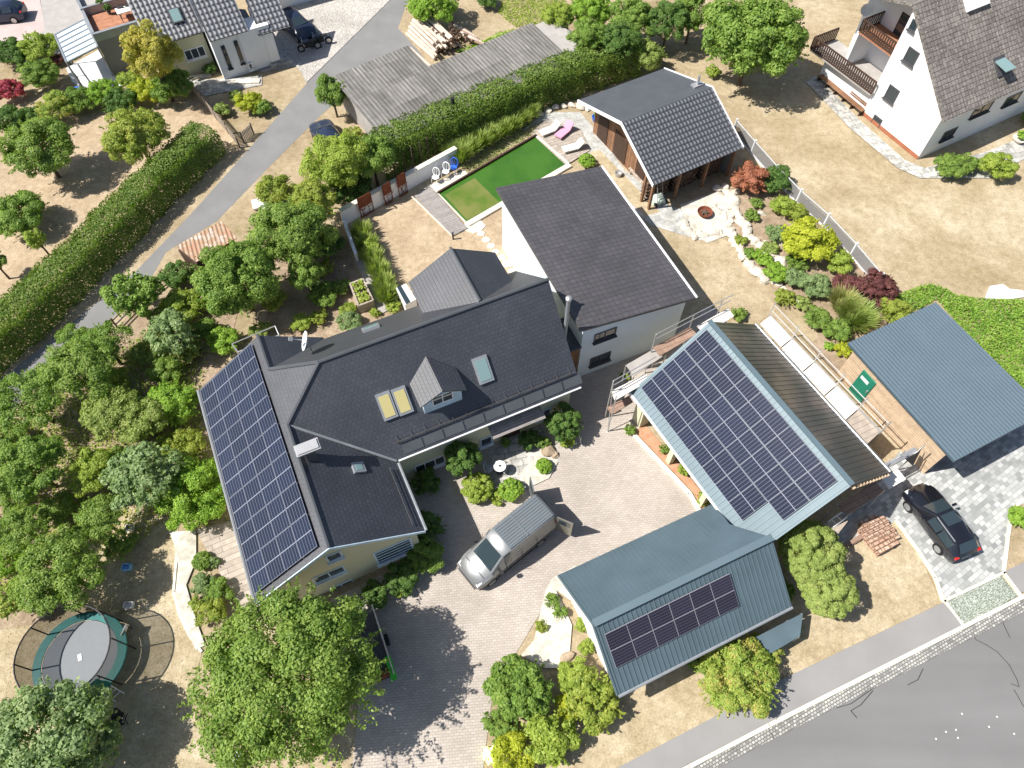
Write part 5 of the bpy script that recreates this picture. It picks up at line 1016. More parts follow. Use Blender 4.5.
# ================= vehicles =================
def vehicle(name,label,cat,loc,rz,secs,mat,roofmat,glass,wheels,wr=.33,group=None):
    """x runs from the nose to the tail; secs (x,halfwidth,zbottom,zbelt,ztop,halftop)"""
    t=thing(name,label,cat,loc,group,rz); R2=[]
    for x,hw,zb,zl,zt,hr in secs: R2.append([Vector((x,y,z)) for y,z in ((-hw*.9,zb),(-hw,zb+.22),(-hw,zl-.06),(-hw*.97,zl),(-hr,zt-.05),(-hr*.9,zt),(0,zt+.025),(hr*.9,zt),(hr,zt-.05),(hw*.97,zl),(hw,zl-.06),(hw,zb+.22),(hw*.9,zb))])
    m=MB(); m.loft(R2); b=part('body',m,mat,t,local=True,smooth=True)
    def pane(nm,A,B,C,D,inset=.06,par=t,mt='glass',lift=.045):
        c=(A+B+C+D)/4; nn=(B-A).cross(D-A).normalized(); out=nn if nn.dot(c-Vector((c.x,0,.9)))>0 or nn.z>.6 else -nn
        q=[v+(c-v).normalized()*inset+out*lift for v in (A,B,C,D)]; q2=[v-out*.01 for v in q]; mm=MB(); mm.slab(q,.01,nrm=out); return part(nm,mm,mt,par,local=True)
    for nm,i,j in glass:
        if nm in('windscreen','rear_window'): pane(nm,R2[i][5],R2[i][7],R2[j][7],R2[j][5])
        else:
            for a,bb in((3,4),(9,8)): pane(nm,R2[i][a],R2[j][a],R2[j][bb],R2[i][bb],.05)
    for x in wheels:
        for s in(-1,1):
            hw=secs[len(secs)//2][1]; w=part('wheel',MB().tube((x,s*(hw-.2),wr),(x,s*(hw+.015),wr),wr,n=18),'tyre',t,local=True); part('rim',MB().tube((x,s*(hw+.005),wr),(x,s*(hw+.03),wr),wr*.66,n=12),'rim',w,local=True)
    return t,R2
vs_=[(0,.66,.38,.62,.72,.5),(.12,.84,.3,.78,.88,.7),(.55,.91,.28,.98,1.06,.76),(.95,.92,.28,1.06,1.16,.78),(1.75,.92,.28,1.12,1.92,.68),(2.15,.92,.28,1.12,2.1,.73),(3.6,.92,.28,1.12,2.14,.75),(4.85,.92,.28,1.12,2.12,.75),(5.0,.9,.32,1.1,2.06,.72)]
V_,R2=vehicle('delivery_van','silver panel van with ribbed roof and open rear doors in the paved yard','van',(-2.2,10.05,.01),39.6,vs_,'silver','vanroof',[('windscreen',3,4),('side_window',4,5)],(.85,3.95),.32)
m=MB(); m.slab([Vector((x,y,2.16)) for x,y in ((2.2,-.66),(4.9,-.69),(4.9,.69),(2.2,.66))],.02)
for k in range(9): m.box((3.55,-.56+k*.14,2.175),2.6,.05,.03)
for x in (3.3,): m.box((x,0,2.18),.06,1.36,.035)
part('roof_panel',m,'vanroof',V_,local=True)
for s in(-1,1):
    m=MB(); m.box((2.9,s*.925,.75),3.6,.02,.16); part('side_moulding',m,'green' if 0 else 'darkgrey',V_,local=True)
    m=MB(); m.box((1.35,s*1.03,1.18),.14,.18,.22); part('mirror',m,'black',V_,local=True)
    m=MB(); m.obox(Vector((.22,s*.66,.83)),Vector((.14,0,.05)),Vector((.02,.12,0))*s,Vector((0,0,.04))); part('headlight',m,'lamp',V_,local=True)
    m=MB(); ang=R(115); d=Vector((math.cos(ang*.55),s*math.sin(ang*.55),0)); h=Vector((5.0,s*.86,1.2)); m.obox(h+d*.42,d*.42,Vector((0,0,.85)),d.cross(UZ)*.03); dr=part('rear_door',m,'vanside' if s<0 else 'silver',V_,local=True); m=MB(); m.obox(h+d*.42+UZ*.45+d.cross(UZ)*.035,d*.3,Vector((0,0,.25)),d.cross(UZ)*.006); m.obox(h+d*.42+UZ*.45-d.cross(UZ)*.035,d*.3,Vector((0,0,.25)),d.cross(UZ)*.006); part('door_window',m,'glass',dr,local=True)
part('wiper_panel',MB().obox(Vector((1.02,0,1.17)),Vector((.05,0,.02)),Vector((0,.7,0)),Vector((0,0,.02))),'black',V_,local=True)
for s in(-1,1):
    m=MB(); [m.box((x,s*.932,1.0),.02,.012,1.2) for x in (1.75,2.75,3.7)]; m.box((3.2,s*.935,1.35),1.7,.012,.02); part('panel_seam',m,'black',V_,local=True)
    part('tail_light',MB().box((5.0,s*.86,1.25),.04,.08,.5),'red',V_,local=True); part('side_sill',MB().box((2.5,s*.9,.36),2.6,.08,.12),'black',V_,local=True); part('wiper',MB().tube((1.08,s*.2,1.27),(1.4,s*.2+.25,1.62),.012,n=4),'black',V_,local=True)
part('bumper',MB().box((.03,0,.42),.16,1.3,.16),'darkgrey',V_,local=True); part('bonnet_seam',MB().obox(Vector((.52,0,1.085)),Vector((.008,0,0)),Vector((0,.7,0)),Vector((0,0,.008))),'black',V_,local=True)
part('grille',MB().box((.05,0,.58),.1,1.0,.14),'black',V_,local=True); part('load_floor',MB().box((5.02,0,.95),.03,1.5,1.3),'boardred',V_,local=True)
cs=[(0,.55,.3,.5,.58,.4),(.12,.74,.24,.62,.7,.6),(.5,.84,.2,.76,.84,.7),(1.15,.86,.2,.88,.96,.72),(1.85,.86,.2,.92,1.36,.56),(2.6,.86,.2,.92,1.42,.6),(3.45,.85,.2,.93,1.36,.58),(3.9,.8,.24,.9,1.0,.62),(4.05,.7,.3,.75,.85,.55)]
C_,R3=vehicle('parked_car','black estate car parked on the pale setts beside the timber garage','car',(20.98,14.85,.01),-69.2,cs,'carblack','carblack',[('windscreen',3,4),('rear_window',6,7),('side_window',4,5),('side_window',5,6)],(.8,3.2),.31)
for s in(-1,1):
    part('tail_light',MB().box((3.93,s*.66,.84),.2,.2,.12),'red',C_,local=True); part('headlight',MB().box((.2,s*.58,.66),.22,.24,.08),'lamp',C_,local=True); part('mirror',MB().box((1.65,s*.98,.98),.12,.2,.12),'carblack',C_,local=True); part('roof_rail',MB().tube((1.95,s*.58,1.42),(3.3,s*.58,1.42),.025,n=5),'gutterm',C_,local=True)
for s in(-1,1): part('door_seam',MB().box((2.55,s*.872,.6),.015,.01,.6).box((1.75,s*.872,.6),.015,.01,.6),'darkgrey',C_,local=True)
part('number_plate',MB().box((4.06,0,.62),.02,.45,.1),'cloth',C_,local=True); part('sunroof',MB().obox(Vector((2.25,0,1.425)),Vector((.3,0,.02)),Vector((0,.4,0)),Vector((0,0,.006))),'glass',C_,local=True)
def smallcar(px,py,rz,mat,label):
    t,r=vehicle('parked_car',label,'car',P(px,py,.01),rz,cs,mat,mat,[('windscreen',3,4),('rear_window',6,7),('side_window',4,5),('side_window',5,6)],(.8,3.2),.31)
    for s in(-1,1): part('tail_light',MB().box((3.93,s*.66,.84),.2,.2,.12),'red',t,local=True)
    return t
smallcar(312,43,132,'bluecar','dark blue car parked in the shade beside the tiled house'); smallcar(320,128,-62,'bluecar','dark blue car half hidden by trees at the corner of the long shed'); smallcar(-22,22,10,'bluecar','dark car cut off at the upper left edge on the pink forecourt')
def motorbike(px,py,rz,label):
    t=thing('motorcycle',label,'motorcycle',P(px,py,.01),'motorcycles parked by the tiled house',rz)
    for x in(0,1.35): w=part('wheel',MB().tube((x,-.06,.3),(x,.06,.3),.3,n=16),'tyre',t,local=True); part('rim',MB().tube((x,-.065,.3),(x,.065,.3),.19,n=10),'rim',w,local=True)
    part('frame',MB().obox(Vector((.65,0,.5)),Vector((.35,0,0)),Vector((0,.12,0)),Vector((0,0,.18))),'black',t,local=True); part('tank',MB().obox(Vector((.5,0,.82)),Vector((.22,0,.03)),Vector((0,.13,0)),Vector((0,0,.1))),'bluecar',t,local=True)
    part('seat',MB().obox(Vector((1.0,0,.8)),Vector((.32,0,.02)),Vector((0,.13,0)),Vector((0,0,.05))),'black',t,local=True); part('handlebar',MB().tube((.22,-.36,1.02),(.22,.36,1.02),.02,n=5).tube((0,0,.35),(.25,0,1.0),.03,n=5),'steel',t,local=True)
motorbike(302,52,20,'motorcycle nearest the lane behind the dark blue car'); motorbike(313,47,20,'motorcycle on the right behind the dark blue car')
# trailer under the big tree
TR=thing('utility_trailer','open trailer with metal rails half hidden under the big tree','trailer',P(380,660,0)); a=P(368,612,.0); b=P(389,680,.0); u=(b-a).normalized(); n=Vector((-u.y,u.x,0)); c=(a+b)/2-n*-.3 if n.x<0 else (a+b)/2-n*.3; Lh=(b-a).length/2
m=MB(); m.obox(c+UZ*.5,u*Lh,n*.65,UZ*.04); part('bed',m,'darkgrey',TR); m=MB()
for s in(-1,1): m.tube(c+n*s*.65-u*Lh+UZ*.85,c+n*s*.65+u*Lh+UZ*.85,.035,n=5); m.obox(c+n*s*.65+UZ*.66,u*Lh,n*.02,UZ*.12)
part('side_rail',m,'steel',TR)
for s in(-1,1): part('wheel',MB().tube(c+n*s*.7+UZ*.28,c+n*s*.85+UZ*.28,.28,n=14),'tyre',TR)
m=MB(); m.obox(P(391,668,.8),u*.55,n*.14,UZ*.03); solo('green_box',m,'green','bright green plastic lid lying on the trailer under the big tree','lid'); m=MB(); m.obox(c+u*(Lh-.15)+UZ*.72,u*.12,n*.5,UZ*.18); part('tail_board',m,'rust',TR)
# ================= trampoline =================
TC0=Vector((-19.68,6.30,0)); RT=2.0
T=thing('trampoline','round trampoline with black safety net and teal edge pad on the dry lawn','trampoline',TC0)
def ringp(r,z,n=40): return [TC0+Vector((math.cos(2*math.pi*i/n)*r,math.sin(2*math.pi*i/n)*r,z)) for i in range(n)]
m=MB(); m.poly(ringp(RT-.35,.88)); part('jump_mat',m,'mat',T)
m=MB(); o_,i_=ringp(RT+.05,.90),ringp(RT-.33,.92); o2,i2=ringp(RT+.07,.82),ringp(RT-.33,.87)
for k in range(40): j=(k+1)%40; m.poly([i_[k],o_[k],o_[j],i_[j]]); m.poly([o_[k],o2[k],o2[j],o_[j]]); m.poly([i2[k],i_[k],i_[j],i2[j]])
part('edge_pad',m,'teal',T); m=MB(); m.path(ringp(RT,.8),.04,5,closed=True); part('frame',m,'steel',T)
m=MB(); nb,ntp=ringp(RT-.02,.9),ringp(RT,2.35)
for k in range(40): j=(k+1)%40; m.poly([nb[k],nb[j],ntp[j],ntp[k]])
part('safety_net',m,'net',T); m=MB(); m.path(ntp,.035,5,closed=True); part('top_ring',m,'black',T)
for k in range(8): t=2*math.pi*(k+.35)/8; v=Vector((math.cos(t),math.sin(t),0)); part('net_pole',MB().tube(TC0+v*(RT+.06)+UZ*.0,TC0+v*(RT+.03)+UZ*2.35,.035,n=6),'black',T)
m=MB(); e=TC0+Vector((math.cos(R(-40)),math.sin(R(-40)),0))*(RT+.1); v=Vector((math.cos(R(-40)),math.sin(R(-40)),0)); u=Vector((-v.y,v.x,0))
for s in(-.22,.22): m.tube(e+u*s+v*.35,e+u*s+UZ*.9,.025,n=5)
for f in(.3,.6,.85): m.tube(e+u*-.22+v*.35*(1-f)+UZ*.9*f,e+u*.22+v*.35*(1-f)+UZ*.9*f,.03,n=5)
part('ladder',m,'trim',T); m=MB(); m.obox(e+UZ*1.6,u*.3,v*.01,UZ*.7); part('entrance_flap',m,'teal',T)
part('net_label',MB().box(TC0+UZ*.9,.16,.3,.006,25),'trim',T)
def foldchair(px,py,rz,mat,label):
    t=thing('folding_chair',label,'chair',P(px,py,0),None,rz); part('seat',MB().box((0,0,.42),.5,.5,.05),mat,t,local=True); part('backrest',MB().obox(Vector((0,.32,.7)),Vector((.25,0,0)),Vector((0,.08,.28)),Vector((0,.02,-.01))),mat,t,local=True)
    m=MB(); [m.tube((s*.26,-.25,0),(s*.26,.3,.45),.018,n=4) and m.tube((s*.26,.3,0),(s*.26,-.25,.45),.018,n=4) for s in(-1,1)]; part('frame',m,'black',t,local=True)
foldchair(125,633,-100,'cloth','white folding chair standing behind the trampoline net'); foldchair(122,722,20,'black','dark folding chair in the tree shade below the trampoline')
for x,y,mt,l in ((128,568,'lightblue','small pale blue crate lying in the tree shade on the dry lawn'),(130,606,'cloth','small white box on the grass just above the trampoline'),(131,529,'cloth','small white box at the edge of the orchard')):
    m=MB(); c=P(x,y,0); 
    for dx,dy,sx,sy in((0,0,.4,.28),): m.box(c+UZ*.02,.42,.3,.04,20); [m.box(c+Vector((a,b,.13)),w_,h_,.22,0) for a,b,w_,h_ in((-.2,0,.03,.3),(.2,0,.03,.3),(0,.14,.42,.03),(0,-.14,.42,.03))]
    solo('crate',m,mt,l,'crate')
# ================= yard furniture =================
TT=thing('round_table','round white garden table on the slabs before the farmhouse door','table',P(500,472,0)); c=P(500,472,0); part('tabletop',MB().lathe([(.02,.72),(.33,.72),(.33,.76),(.05,.77)],c,20),'cloth',TT); part('pedestal',MB().tube(c,c+UZ*.72,.05,n=8).lathe([(.22,0),(.2,.04)],c,12),'darkgrey',TT); part('centre_cap',MB().lathe([(.06,.77),(.05,.83)],c,8),'black',TT)
eggchair(489,472,90,'gutterm','grey metal chair left of the round white table by the farmhouse')
for x,y,l,s in ((1017,142,'stone bowl planter with small green bush beside the white house',1.3),(676,0,'x',1)):
    if l=='x': continue
    c=P(x,y,0); t=thing('planter',l,'planter',c); part('bowl',MB().lathe([(.25,0),(.5,.35),(.42,.35),(0,.3)],c,14),'pale',t); rng=rg(); V,_=crown(rng,.38,.3,.07); me=leafmesh('leaves',V+np.array([0,0,.6]),'l_bright'); o=bpy.data.objects.new('leaves',me); COL.objects.link(o); o.parent=t
c=P(79,92,0); solo('blue_pot',MB().lathe([(.18,0),(.26,.35),(.2,.35),(0,.3)],c,12),'bluep','blue glazed pot at the garden edge below the pergola','pot')
m=MB(); g=random.Random(2)
for k,(x,y) in enumerate(((256,203),(262,197),(266,205))): solo('white_sheet',MB().slab([P(x+dx,y+dy,.25+.2*g.random()) for dx,dy in((-5,-3),(4,-5),(6,4),(-3,6))],.2,nrm=UZ),'cloth','crumpled white sheet on the verge above the rusty shed','tarpaulin','white sheets on the verge')
solo('ground_tarpaulin',MB().slab([P(x,y,.12) for x,y in((985,298),(990,286),(1003,284),(1010,289),(1022,290),(1030,296),(1010,299))],.1),'cloth','bright white tarpaulin lying at the edge of the dry field','tarpaulin')
WB=thing('white_bench','white garden bench partly hidden below the big tree','bench',P(236,762,0)); c=P(236,766,0); part('seat',MB().box(c+UZ*.42,1.2,.4,.05,60),'trim',WB); part('legs',MB().box(c+Vector((.2,.35,.2)),.06,.38,.4,60).box(c+Vector((-.2,-.35,.2)),.06,.38,.4,60),'trim',WB)
# stack of old roof tiles
TS=thing('tile_stack','low stack of old reddish roof tiles on the grass beside the driveway','tile stack',P(887,543,0)); g=random.Random(9); a=P(872,553,0); u=(P(900,540,0)-P(872,556,0)).normalized(); v=Vector((-u.y,u.x,0)); m=MB()
for i in range(6):
    for j in range(8):
        if (i,j) in((5,7),(0,7),(5,0)): continue
        m.obox(a+u*(.15+i*.27)+v*(-.15+j*.22)+UZ*(.2+g.uniform(-.05,.08)),(u+v*g.uniform(-.1,.1))*.125,(v+u*g.uniform(-.1,.1))*.1,UZ*.2)
part('tiles',m,'brick',TS)
m=MB()
for i in range(5): m.obox(P(848+i*4,545-i*2.5,.12)+UZ*g.uniform(0,.1),(u*1.0+v*.1)*.5,v*.1,UZ*.05)
solo('board_pile',m,'boardred','small pile of brown boards left of the old roof tiles','boards')
# ================= scaffolding =================
def scaffold(name,label,decks,posts,zt,rails=()):
    pts=[P(x,y,0) for x,y in posts]; t=thing(name,label,'scaffold',pts[0])
    for px,z,mt in decks: part('deck_board',MB().slab([P(x,y,z) for x,y in px],.06,nrm=UZ),mt,t)
    for p in pts: part('standard',MB().tube(p,p+UZ*zt,.035,n=6),'steel',t)
    for a,b,z in rails:
        part('guard_rail',MB().tube(P(*a,z),P(*b,z),.03,n=5),'steel',t)
    return t
E_=[(758,321),(767,317)]
def lerp2(a,b,t): return (a[0]+(b[0]-a[0])*t,a[1]+(b[1]-a[1])*t)
dk=[]; L0,L1=(760,323),(868,444); R0,R1=(769,316),(880,433)
for i in range(5):
    f0,f1=i/5+.004,(i+1)/5-.004; dk.append(([lerp2(L0,L1,f0),lerp2(R0,R1,f0),lerp2(R0,R1,f1),lerp2(L0,L1,f1)],2.75,'boardwhite' if i<4 else 'board'))
def gp(x,y,z): v=P(x,y,z); d=px_of(Vector((v.x,v.y,0))); return d
def px_of(p):
    s,c=math.sin(TH),math.cos(TH); z=p.z-HH; dep=p.y*c-z*s; up=p.y*s+z*c; return (512+F_*p.x/dep,384-F_*up/dep)
pe=[gp(*lerp2(R0,R1,f),2.75) for f in (0,.2,.4,.6,.8,1)]
sE=scaffold('east_scaffold','long scaffold with white plank walkway along the east eave of the solar barn',dk,pe,4.0,[((785,300),(905,430),3.3),((786,298),(906,428),3.8)][:0])
a,b=P(*R0,2.75),P(*R1,2.75)
for z in (.5,1.0): part('guard_rail',MB().tube(a+UZ*z,b+UZ*z,.025,n=5),'steel',sE)
part('toe_board',MB().obox((a+b)/2+UZ*.08,(b-a)/2,Vector((0,0,.09)),(b-a).cross(UZ).normalized()*.015),'steel',sE)
# rack frame lying open at the south-east corner
dkN=[([(611,391),(646,373.5),(650,380),(615,400.5)],2.9,'boardwhite'),([(607,407.5),(629,395.5),(633,402),(612,414.5)],2.0,'boardred'),([(653,347),(690,327),(697,334),(660,356)],2.9,'boardred'),([(697,326),(728,308),(734,316),(705,334)],2.9,'boardwhite')]
pn=[gp(x,y,2.9) for x,y in ((611,391),(653,345),(690,326),(718,312))]+[gp(612,414,2.0)]
sN=scaffold('north_scaffold','scaffold with plank decks and rails across the north gable of the solar barn',dkN,pn,3.9)
for q0,q1 in (((611,391),(653,367)),((653,345),(728,306))):
    a,b=P(*q0,2.9),P(*q1,2.9)
    for z in (.5,1.0): part('guard_rail',MB().tube(a+UZ*z,b+UZ*z,.028,n=5),'steel',sN)
a,b=P(611,391,2.9),P(612,414,2.0); part('brace',MB().tube(a+UZ*.9,Vector((b.x,b.y,.1)),.025,n=5),'steel',sN)
dkS=[([(838,505),(875,481.5),(884,490.5),(848,515)],2.3,'boardred'),([(815,533),(838,512),(848,521),(838,534),(826,539)],1.9,'board'),([(882,478),(898,469),(906,479),(889,489)],2.0,'boardwhite')]
sS=scaffold('south_scaffold','short scaffold platform with brown boards below the south gable of the solar barn',dkS,[gp(x,y,2.3) for x,y in ((838,505),(875,481.5),(884,490.5),(848,515))],2.35)
part('ladder',MB().tube(P(828,522,1.9),P(842,512,2.3),.03).tube(P(833,527,1.9),P(847,517,2.3),.03).tube(P(832,520,2.0),P(837,525,2.0),.025).tube(P(837,516,2.1),P(842,521,2.1),.025),'trim',sS)
dk=[]; 
sC=scaffold('corner_scaffold','open steel scaffold bay at the corner between the solar barn and the timber garage',[([(880,466),(884,470),(918,452),(914,447)],2.2,'steel')],[gp(x,y,2.2) for x,y in ((884,470),(917,452),(898,458))],3.0)
a=P(884,466,3.0); b=P(917,448,3.0); part('guard_rail',MB().tube(a,b,.03),'steel',sC); part('guard_rail',MB().tube(a-UZ*.5,b-UZ*.5,.03),'steel',sC); m=MB(); m.slab([P(904,458,2.0),P(922,448,2.0),P(913,466,1.0)],.03,nrm=UZ); part('dark_sheet',m,'black',sC)
CN=thing('grey_canopy','light grey flat canopy between the white house and the solar barn','canopy',P(645,360,0)); cp=[P(x,y,2.2) for x,y in((626,365),(658,346.5),(666,354),(634,376))]; part('roof',MB().slab(cp,.06,nrm=UZ),'conc',CN)
for v in cp: part('post',MB().tube((v.x,v.y,0),v-UZ*.05,.04,n=5),'steel',CN)
# ================= vegetation =================
def T(*a,**k): return plant('tree',*a,**k)
def S_(*a,**k): return plant('shrub',*a,**k)
def Wl(px,py,z=0): v=P(px,py,z); return (v.x,v.y,0)
T(288,682,98,'hero','huge bright green broadleaf tree at the bottom beside the farmhouse gable',zc=3.9,sq=.66,cover=1.9,s=.075)
T(42,745,66,'grey','grey green fruit tree overhanging the trampoline in the lower left corner',zc=2.6,sq=.6,s=.1); T(84,752,38,'grey','smaller grey green tree right of the corner tree below the trampoline',zc=1.9,sq=.6,s=.09)
# orchard on the left
OG='orchard trees'
T(80,370,38,'hero','feathery mid green tree at the lane edge in the orchard top',zc=2.6,sq=.7,cover=1.5); T(28,400,36,'mid','mid green tree reaching over the lane at the left edge',zc=2.4,sq=.65,cover=1.4)
T(30,468,38,'mid','dark glossy green tree at the left edge of the orchard',zc=2.4,sq=.7); T(112,412,30,'pale','pale yellowish tree in the middle of the orchard',zc=1.9,sq=.6,cover=1.4)
T(145,478,38,'grey','silvery grey green tree in the orchard left of the bright shrub',zc=2.2,sq=.7,cover=1.8,s=.1); T(24,530,28,'hero','mid green tree on the left edge above the trampoline',zc=2.1,sq=.65,cover=1.5)
T(60,570,44,'hero','bright green tree directly above the trampoline',zc=2.4,sq=.65,cover=1.8); T(100,518,26,'hero','loose green tree between the silvery tree and the trampoline tree',zc=2.0,sq=.65,cover=1.4)
T(90,470,26,'lime','small yellow green tree beside bare soil in the orchard',zc=1.5,sq=.6,cover=1.3); T(8,600,20,'autumn','small tree with yellowing leaves cut by the left edge',zc=1.5,sq=.7)
T(142,422,28,'pale','small pale leaved tree left of the bright round tree',zc=1.6,sq=.6,cover=1.3); T(105,345,28,'mid','small feathery tree in the orchard next to the lane fence',zc=2.0,sq=.7,cover=1.4)
S_(172,404,28,'bright','bright green round tree shrub at the corner of the solar wing',sq=.9); S_(193,494,37,'bright','large glossy bright green shrub touching the solar wing eave',sq=.9,cover=2.2); S_(185,446,20,'olive','olive brown shrub between the two bright green ones by the solar wing',sq=.8,cover=1.5)
S_(205,470,13,'mid','small dark green shrub under the solar wing eave',sq=.8)
T(133,297,27,'mid','narrow leaved green tree by the rail fence at the lane',zc=2.0,sq=.9,s=.1); S_(178,274,17,'dark','dark green round shrub beside the rusty shed'); S_(183,307,21,'lime','yellow green shrub below the dark round one near the lane')
T(172,335,27,'grey','grey green small tree right of the feathery orchard tree',zc=1.8,sq=.8,s=.09); S_(225,342,17,'bright','low bright green shrub at the north corner of the solar wing',sq=.8); S_(205,330,14,'mid','small green bush left of the tube frame',sq=.8)
T(238,282,44,'mid','big dark green round tree north of the solar wing',zc=2.7,sq=.85,cover=2.4); T(290,238,42,'hero','broad mid green tree above the vegetable garden',zc=2.7,sq=.8,cover=2.3); T(305,275,18,'mid','dark green tree beside the vegetable garden',zc=1.9,sq=.9)
T(312,208,28,'olive','olive green tree at the corner of the white garden wall',zc=2.3,sq=.8); T(338,165,34,'lime','yellow green tree below the long shed corner',zc=2.6,sq=.85,cover=2.1); T(372,158,26,'mid','mid green tree between long shed and garden wall posts',zc=2.4,sq=.85)
T(332,95,17,'mid','compact green tree at the white end of the long shed',zc=1.9,sq=1.1,cover=2.4); S_(352,135,11,'autumn','small shrub with reddish leaves at the long shed corner'); S_(275,190,20,'olive','olive green bush beside the white sheets on the verge',sq=.8); S_(350,190,22,'dark','dark green shrub behind the lowest rusty screen',sq=.8); S_(325,245,20,'dark','dark shrub mass left of the white garden wall arm',sq=.8)
# vegetable garden
S_(322,295,15,'mid','leafy green vegetable patch left of the raised bed',sq=.5); S_(340,287,11,'hero','bright leafy plant touching the raised bed',sq=.5); S_(348,310,10,'lime','low yellow green plant below the raised bed',sq=.5); S_(349,322,13,'grey','round silver grey lavender bush near the back eave',sq=.6,s=.05)
S_(318,318,10,'olive','low olive herb clump in the vegetable garden',sq=.5); S_(375,313,6,'lime','tiny yellow green bush at the back eave','shrub',sq=.7); S_(393,307,8,'lime','yellow green bush at the back eave beside the white cabinet',sq=.7); S_(326,268,10,'olive','small olive shrub above the vegetable patch',sq=.7); S_(300,322,12,'lime','low yellow green clump at the edge of the back roof',sq=.4)
for i,(x,y) in enumerate(((363,237),(368,250),(374,263),(380,276),(385,289),(388,300))):
    grasses('bamboo',Wl(x,y),.7,1.0,'pale',['bamboo clump at the wall end of the row along the pool lawn','second bamboo clump from the wall along the pool lawn','third bamboo clump from the wall along the pool lawn','fourth bamboo clump from the wall along the pool lawn','fifth bamboo clump from the wall along the pool lawn','bamboo clump nearest the farmhouse roof in the row along the pool lawn'][i],'bamboo',n=700,group='bamboo clumps along the pool lawn',w=.025)
    
S_(370,246,12,'lime','low yellow green foliage at the foot of the bamboo row','shrub',sq=.8) 
# top left garden
T(40,150,37,'hero','bright green tree on the dry lawn at the upper left',zc=2.4,sq=.75); T(137,138,33,'olive','olive green round tree standing alone on the dry lawn',zc=2.3,sq=.85,cover=1.9); T(153,58,27,'gold','upright golden leaved tree in front of the tiled house',zc=3.6,sq=1.25,cover=2.2)
S_(146,91,17,'yellow','yellow shrub at the foot of the golden tree',sq=.8); S_(128,80,12,'lime','small yellow green shrub left of the yellow one',sq=.8); S_(172,86,22,'mid','dark green shrub row right of the yellow shrub',sq=.7); S_(103,93,18,'bright','bright green shrub in the hedge row below the pergola',sq=.8); S_(120,103,18,'dark','dark green shrub between yellow and bright ones',sq=.7)
S_(78,101,17,'mid','mid green shrub in the hedge row left of the bright one',sq=.8); S_(57,108,20,'autumn','reddish olive shrub in the row above the dry lawn',sq=.8); S_(10,91,15,'red','crimson red maple shrub at the left edge',sq=.8); S_(8,122,20,'dark','dark green shrub below the crimson one at the left edge'); S_(30,120,15,'dark','dark shrub between the crimson one and the lawn tree',sq=.7)
S_(10,54,19,'dark','dark spiky shrub at the upper left edge'); S_(38,48,20,'lime','light green shrub beside the dark spiky one',sq=.9); S_(40,76,19,'hero','green shrub in front of the pergola garden',sq=.9); S_(58,60,8,'burg','small burgundy shrub left of the pergola'); S_(28,68,10,'mid','small green shrub between the spiky one and the garden path',sq=.7)
S_(20,216,28,'mid','round green shrub alone on the left dry lawn',sq=.8); T(37,240,10,'lime','slim young yellow green tree on the left dry lawn',zc=1.4,sq=1.4,cover=1.2); T(-6,262,12,'mid','young tree with a leaning trunk at the left edge',zc=1.6,sq=1.0)
S_(249,103,14,'yellow','yellow shrub in the small bed by the lane'); S_(236,97,8,'pale','pale green shrub left of the yellow one by the lane'); S_(262,108,10,'mid','dark green shrub right of the yellow one by the lane',sq=.7); S_(210,69,8,'dark','dark shrub against the cream house wall'); S_(222,110,9,'pale','pale low shrub inside the picket fence')
hedge('big_hedge',[P(214,148),P(160,198),P(80,280),P(-30,385)],2.5,2.1,'hedge','long thick green hedge between the dry lawn and the lane',cover=2.8,s=.07,jit=.2)
S_(8,20,1,'dark','x') if 0 else None
# hedge by the shed and pool
hedge('tall_hedge',[P(376,172),P(400,157),P(450,136),P(520,106),P(580,83),P(632,66)],2.7,2.4,'hedge','tall loose green hedge running between the long shed and the pool',cover=2.8,s=.075,jit=.3)
S_(646,56,20,'pale','pale green round shrub at the end of the tall hedge',sq=1.0,zc=1.2)
for x,y,r,m_,l in ((588,40,22,'mid','mid green tree behind the end of the long shed'),(618,44,22,'dark','dark green tree second from the long shed end'),(632,22,24,'mid','mid green tree near the top edge left of the dark gap'),(668,24,24,'dark','dark green tree at the top edge left of the big tree'),(590,12,22,'bright','bright green tree at the top edge behind the long shed'),(692,16,22,'mid','mid green tree touching the big tree at the top'),(557,18,18,'lime','yellow green shrub mass at the top above the long shed')):
    T(x,y,r,m_,l,zc=2.3,sq=.9)
T(752,42,53,'mid','large round green tree on the dry field at the top',zc=3.6,sq=.85,cover=2.5,s=.12); S_(712,72,8,'lime','small shrub left below the large round tree'); T(432,4,26,'bright','bright green tree at the top edge beside the log pile',zc=1.8,sq=.8); S_(487,0,12,'dark','small dark shrub on the grass at the top edge'); S_(470,40,1,'dark','x') if 0 else None
carpet('tall_grass',[(505,-20),(560,-20),(570,20),(545,25),(515,28),(498,14)],'lime','bright yellow green long grass at the top behind the long shed','grass',s=.07,h=.3,dens=200)
carpet('ivy',[(455,52),(500,34),(515,30),(500,45),(470,58)],'bright','bright creeping plants along the back of the long shed','creeper',s=.1,h=.4,dens=150)
